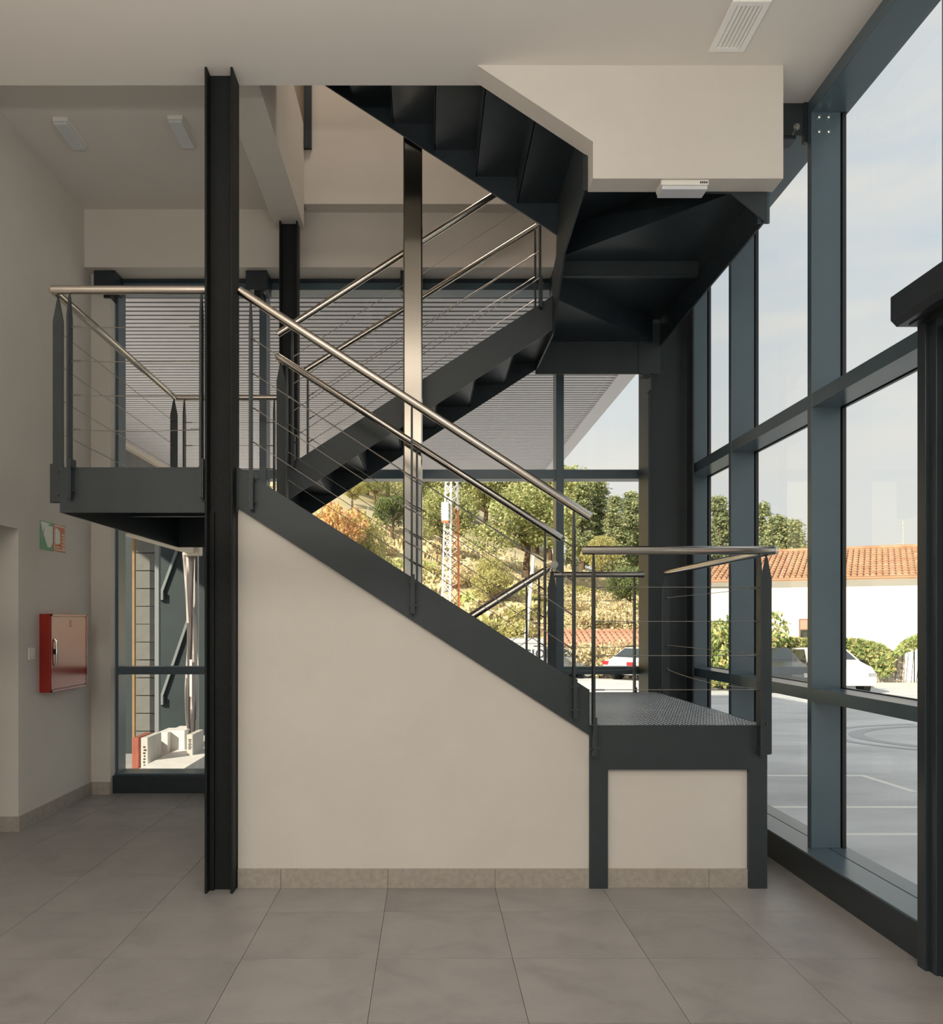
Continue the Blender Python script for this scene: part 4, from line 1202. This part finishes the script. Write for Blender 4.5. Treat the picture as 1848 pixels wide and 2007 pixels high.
# ---- parked vehicles
def car(x, y, rz, body, label, scale=1.0):
    t = thing('car', (0, 0, 0), label, 'car', 'parked cars')
    Lh, W = 2.05, .86
    prof = [(-Lh, .32), (-Lh, .62), (-Lh + .08, .86), (-1.55, .98), (-.95, 1.42), (.25, 1.46), (1.0, 1.05), (1.75, .90), (Lh, .70), (Lh, .32)]
    mb = MB()
    inset = lambda z: W if z < .95 else W - (z - .95) * .42
    n = len(prof)
    for sgn in (-1, 1):
        mb.v += [Vector((sgn * inset(z), p, z)) for p, z in prof]
    mb.f = [tuple(range(n)), tuple(range(n, 2 * n))] + [(k, (k + 1) % n, n + (k + 1) % n, n + k) for k in range(n)]
    mb.build('body', body, t, bevel=.05)
    def pane_side(s):
        q = [(-1.40, 1.0), (-.92, 1.36), (.22, 1.40), (.85, 1.03)]
        m2 = MB(); m2.v = [Vector((s * (inset(z) + .006), p, z)) for p, z in q] + [Vector((s * (inset(z) - .02), p, z)) for p, z in q]
        m2.f = [(0, 1, 2, 3), (4, 5, 6, 7)] + [(k, (k + 1) % 4, 4 + (k + 1) % 4, 4 + k) for k in range(4)]
        m2.build('side_window', 'car_glass', t)
    pane_side(1); pane_side(-1)
    def pane_end(p0, z0, p1, z1, nm):
        d = Vector((0, p1 - p0, z1 - z0)); nrm = Vector((0, -d.z, d.y)).normalized()
        if nrm.z < 0: nrm = -nrm
        a = [Vector((sx * (inset(zz) - .10), pp_, zz)) for sx, pp_, zz in ((-1, p0, z0), (1, p0, z0), (1, p1, z1), (-1, p1, z1))]
        m2 = MB(); m2.v = [q + nrm * .008 for q in a] + [q - nrm * .02 for q in a]
        m2.f = [(0, 1, 2, 3), (4, 5, 6, 7)] + [(k, (k + 1) % 4, 4 + (k + 1) % 4, 4 + k) for k in range(4)]
        m2.build(nm, 'car_glass', t)
    pane_end(-1.50, 1.03, -1.0, 1.39, 'rear_window'); pane_end(.93, 1.09, .32, 1.42, 'windscreen')
    for sx in (-1, 1):
        for p in (-1.25, 1.28):
            wh = MB().tube([(sx * (W - .2), p, .32), (sx * (W + .01), p, .32)], .32, 20).build('wheel', 'rubber', t, smooth=True)
            MB().tube([(sx * (W - .01), p, .32), (sx * (W + .02), p, .32)], .19, 16).build('rim', 'car_silver', wh, smooth=True)
        MB().box(sx * W - .30 if sx > 0 else -W - .01, W + .01 if sx > 0 else -W + .30, -Lh - .015, -Lh + .22, .70, .86).build('tail_light', 'tail_red', t, bevel=.02)
        MB().box(sx * W - .26 if sx > 0 else -W, W if sx > 0 else -W + .26, Lh - .2, Lh + .012, .60, .72).build('headlight', 'chrome', t, bevel=.02)
        MB().box(sx * (W + .10) - .07, sx * (W + .10) + .07, .72, .84, .98, 1.10).build('mirror', 'black_plastic', t, bevel=.02)
    t.location = (x, y, gz(y) - .03); t.rotation_euler = (0, 0, rz); t.scale = (scale,) * 3
    return t
car(9.75, 37.0, math.radians(-58), 'car_white', 'white car with a red tail light beside the corner column')
car((1085 - VX) * 38.6 / F, 38.6, math.radians(-78), 'car_silver', 'silver car parked before the shed, behind the railing post')
car((1500 - VX) * 28.3 / F, 28.2, math.radians(172), 'car_grey', 'dark grey car parked left of the tall mullion')
car((1612 - VX) * 28.3 / F, 28.3, math.radians(176), 'car_white', 'white car beside the tall mullion, nose towards the viewer')
# box truck with lettering
KY = 36.0
k0, k1 = at(960, 1252, KY), at(1071, 1318, KY)
kg = gz(KY)
tk = thing('delivery_van', (k0.x, KY, kg), 'white delivery van with grey lettering behind the front flight', 'van')
vp = [(k1.x, kg + .35), (k1.x, k0.z - .06), (k1.x - .08, k0.z), (k0.x - 1.0, k0.z), (k0.x - 1.7, kg + 1.05), (k0.x - 2.3, kg + .85), (k0.x - 2.35, kg + .35)]
MB().prism(vp, 'y', KY, KY + 1.8).build('body', 'truck_white', tk, bevel=.03)
MB().box(k0.x - .9, k1.x, KY - .012, KY, at(0, 1262, KY).z, at(0, 1260, KY).z).build('rail', 'car_silver', tk)
MB().prism([(k0.x - .95, k0.z - .12), (k0.x - 1.58, kg + 1.08), (k0.x - .5, kg + 1.08), (k0.x - .5, k0.z - .12)], 'y', KY - .01, KY + .01).build('side_window', 'car_glass', tk)
for xx in (k0.x - 1.7, k1.x - .6):
    MB().tube([(xx, KY - .02, kg + .33), (xx, KY + .3, kg + .33)], .33, 18).build('wheel', 'rubber', tk, smooth=True)
cu = bpy.data.curves.new('lettering', 'FONT'); cu.body = 'SION'; cu.size = .50; cu.extrude = .003; cu.offset = .010; cu.space_character = 1.12
tmp_o = bpy.data.objects.new('lettering_curve', cu); COL.objects.link(tmp_o)
bpy.context.view_layer.update()
me_ = bpy.data.meshes.new_from_object(tmp_o.evaluated_get(bpy.context.evaluated_depsgraph_get()))
bpy.data.objects.remove(tmp_o)
lt = bpy.data.objects.new('lettering', me_); COL.objects.link(lt); me_.materials.clear(); me_.materials.append(M['print_grey'])
lt.parent = tk; lt.rotation_euler = (math.pi / 2, 0, 0)
lt.location = Vector(((1030 - VX) * KY / F, KY - .006, at(0, 1289, KY).z)) - org(tk)

# ---- canopy over the yard behind the glass
CZ = 4.56; cx0, cx1, cy0, cy1 = -5.3, 2.56, 7.66, 17.9
ca = thing('canopy', (-1.4, 12, CZ), 'grey ribbed metal canopy seen from below through the rear glazing', 'canopy')
MB().box(cx0, cx1, cy0, cy1, CZ + .04, CZ + .16).build('roof_deck', 'soffit_joint', ca)
for xx in (cx0 + .3, -2.2, -.6, 1.0, cx1 - .3): MB().box(xx - .02, xx + .02, cy0, cy1, CZ + .005, CZ + .04).build('batten', 'soffit_joint', ca)
rib_src = None
y = cy0 + .02; pw = .114
while y < cy1 - .1:
    if rib_src is None:
        m_ = MB().prism([(0, .005), (0, .001), (.002, 0), (pw - .038, 0), (pw - .036, .001), (pw - .036, .005)], 'x', cx0, cx1 - .21)
        rib_src = m_.build('soffit_slat', 'soffit_grey', None); rib_src.parent = ca; rib_src.location = Vector((0, y, CZ)) - org(ca); ORG[rib_src.name] = Vector((0, y, CZ))
    else:
        piece(rib_src, (0, y, CZ), ca)
    y += pw
MB().box(cx1 - .21, cx1, cy0, cy1, CZ - .02, CZ + .16).build('edge_trim', 'soffit_trim', ca)
MB().box(cx0, cx1, cy1 - .12, cy1, CZ - .08, CZ + .16).build('end_trim', 'soffit_trim', ca)
MB().box(cx0, cx0 + .10, cy0, cy1, CZ - .06, CZ + .02).build('side_trim', 'beige_metal', ca)
tag(MB().box(cx0 - .2, cx0, 7.66, 18.2, 3.7, CZ - .02).build('yard_fascia', 'wall_grey'), kind='structure')
struct('yard_slab', MB().prism([(7.62, gz(7.62)), (18.2, gz(18.2)), (18.2, gz(18.2) + .03), (7.62, gz(7.62) + .03)], 'x', -7.5, 2.44), 'yard_concrete')

# ---- clutter in the narrow yard seen through the left rear pane
bm_ = thing('steel_beam', (-2.76, 8.8, 2.3), 'beige steel beam outside the left rear pane', 'beam')
MB().box(-2.83, -2.72, 7.66, 9.95, 2.29, 2.42).build('web', 'beige_metal', bm_)
MB().box(-2.86, -2.66, 9.80, 9.95, 2.26, 2.42).build('end_cap', 'beige_metal', bm_, bevel=.02)
tag(MB().box((386 - VX) * 10 / F, (388.6 - VX) * 10 / F, 10.0, 10.02, .02, 2.42).build('thin_post', 'concrete_pale', origin=((387 - VX) * 10 / F, 10, .2)), 'thin bright upright strip under the beige beam', 'post')
# hanging plastic sheet, wavy
sv = []; sf = []; ns = 24
for k in range(ns + 1):
    q = k / ns; z = 2.30 - 2.20 * q
    xl = (np.interp(q, [0, .25, .5, .72, .9, 1], [357, 362, 367, 364, 366, 370]) - VX) * 9.9 / F; xr = (384.5 - VX) * 9.9 / F
    for c in range(7):
        sv.append(Vector((xl + (xr - xl) * c / 6, 9.9 + .05 * math.sin(c * 1.7 + q * 6), z)))
for k in range(ns):
    for c in range(6): sf.append((k * 7 + c, k * 7 + c + 1, k * 7 + c + 8, k * 7 + c + 7))
pm = MB(); pm.v = sv; pm.f = sf
ps = thing('plastic_sheet', (-2.75, 9.9, .1), 'whitish plastic sheet hanging from the beige beam', 'sheet')
o = pm.build('sheet', 'plastic_sheet', ps, smooth=True); md = o.modifiers.new('thick', 'SOLIDIFY'); md.thickness = .004
sx = (374 - VX) * 9.8 / F
MB().box(sx - .015, sx + .012, 9.80, 9.81, .62, 1.05).build('white_tape', 'concrete_pale', ps)
# block pier, timber, post, dark panel, braces
bp_ = thing('block_pier', ((282 - VX) * 10.6 / F, 10.7, 0), 'grey concrete block pier outside the left rear pane', 'pier')
bx0, bx1 = (262 - VX) * 10.6 / F, (303 - VX) * 10.6 / F
zz_ = gz(10.7); src = None
while zz_ < 2.9:
    if src is None:
        src = MB().box(0, bx1 - bx0, 0, .25, 0, .215).build('block', 'block_grey', None, bevel=.006); src.parent = bp_; src.location = Vector((bx0, 10.6, zz_)) - org(bp_)
    else: piece(src, (bx0, 10.6, zz_), bp_)
    zz_ += .224
tag(MB().box((259 - VX) * 10.4 / F, (263.4 - VX) * 10.4 / F, 10.40, 10.45, gz(10.4), 2.9).build('timber_batten', 'timber_orange', origin=((261 - VX) * 10.4 / F, 10.4, gz(10.4))), 'orange-brown upright timber batten beside the block pier', 'batten')
tag(MB().box((303 - VX) * 10.5 / F, (311 - VX) * 10.5 / F, 10.5, 10.56, gz(10.5), 2.9).build('steel_upright', 'brace_grey', origin=((307 - VX) * 10.5 / F, 10.5, gz(10.5))), 'grey steel upright right of the block pier', 'post')
tag(MB().box(-4.6, -2.2, 11.6, 11.7, gz(11.6), 2.75).build('hoarding_panel', 'teal_dark', origin=(-3.4, 11.65, gz(11.6))), 'dark teal hoarding panel at the end of the yard', 'panel')
for (xa, ya, xb, yb), lb in (((316, 1163, 347, 1078), 'upper grey diagonal brace on the dark panel'), ((316, 1368, 372, 1205), 'lower grey diagonal brace on the dark panel')):
    a, b = at(xa, ya, 11.57), at(xb, yb, 11.57)
    t = thing('diagonal_brace', a, lb, 'brace', 'braces on the dark panel')
    MB().bar(a, b, .035, .035).build('strut', 'brace_grey', t)
    MB().box(a.x - .035, a.x + .035, 11.53, 11.602, a.z - .09, a.z + .02).build('foot_plate', 'brace_grey', t)
# pale blocks and stacked packs at the bottom
for (xa, xb, yt, yb, Y, m_, nm, lb, cat) in ((306, 329, 1436, 1505, 9.6, 'concrete_pale', 'paving_block', 'left pale concrete block on the yard floor', 'block'), (329.6, 362, 1432, 1490, 9.7, 'concrete_pale', 'paving_block', 'right pale concrete block on the yard floor', 'block'),
        (276, 290, 1446, 1512, 8.9, 'concrete', 'block_pack', 'printed grey block pack standing left of the pale blocks', 'pack'), (258, 272, 1446, 1512, 9.2, 'brick_red', 'brick_pack', 'red brick pack at the left edge of the rear pane', 'pack'), (366, 378, 1440, 1474, 9.3, 'concrete', 'block_pack', 'printed pack standing before the plastic sheet', 'pack')):
    p0, p1 = at(xa, yt, Y), at(xb, yb, Y)
    t = thing(nm, (p0.x, Y, p1.z - .05), lb, cat)
    MB().box(p0.x, p1.x, Y, Y + .45, p1.z - .05, p0.z).build('body', m_, t, bevel=.008)
    if nm == 'block_pack':
        mb = MB(); random.seed(int(xa)); hgt = p0.z - p1.z
        for k in range(7):
            z = p0.z - hgt * (.25 + .09 * k); w_ = p1.x - p0.x
            mb.box(p0.x + w_ * random.uniform(.25, .45), p0.x + w_ * random.uniform(.6, .8), Y - .003, Y, z - hgt * .05, z)
        mb.build('print', 'print_dark', t)
tag(MB().prism([(8.4, -.35), (11.0, -.35), (11.0, .02), (8.4, .02)], 'x', -2.9, -2.45).build('yard_ledge', 'concrete_pale'), kind='structure')
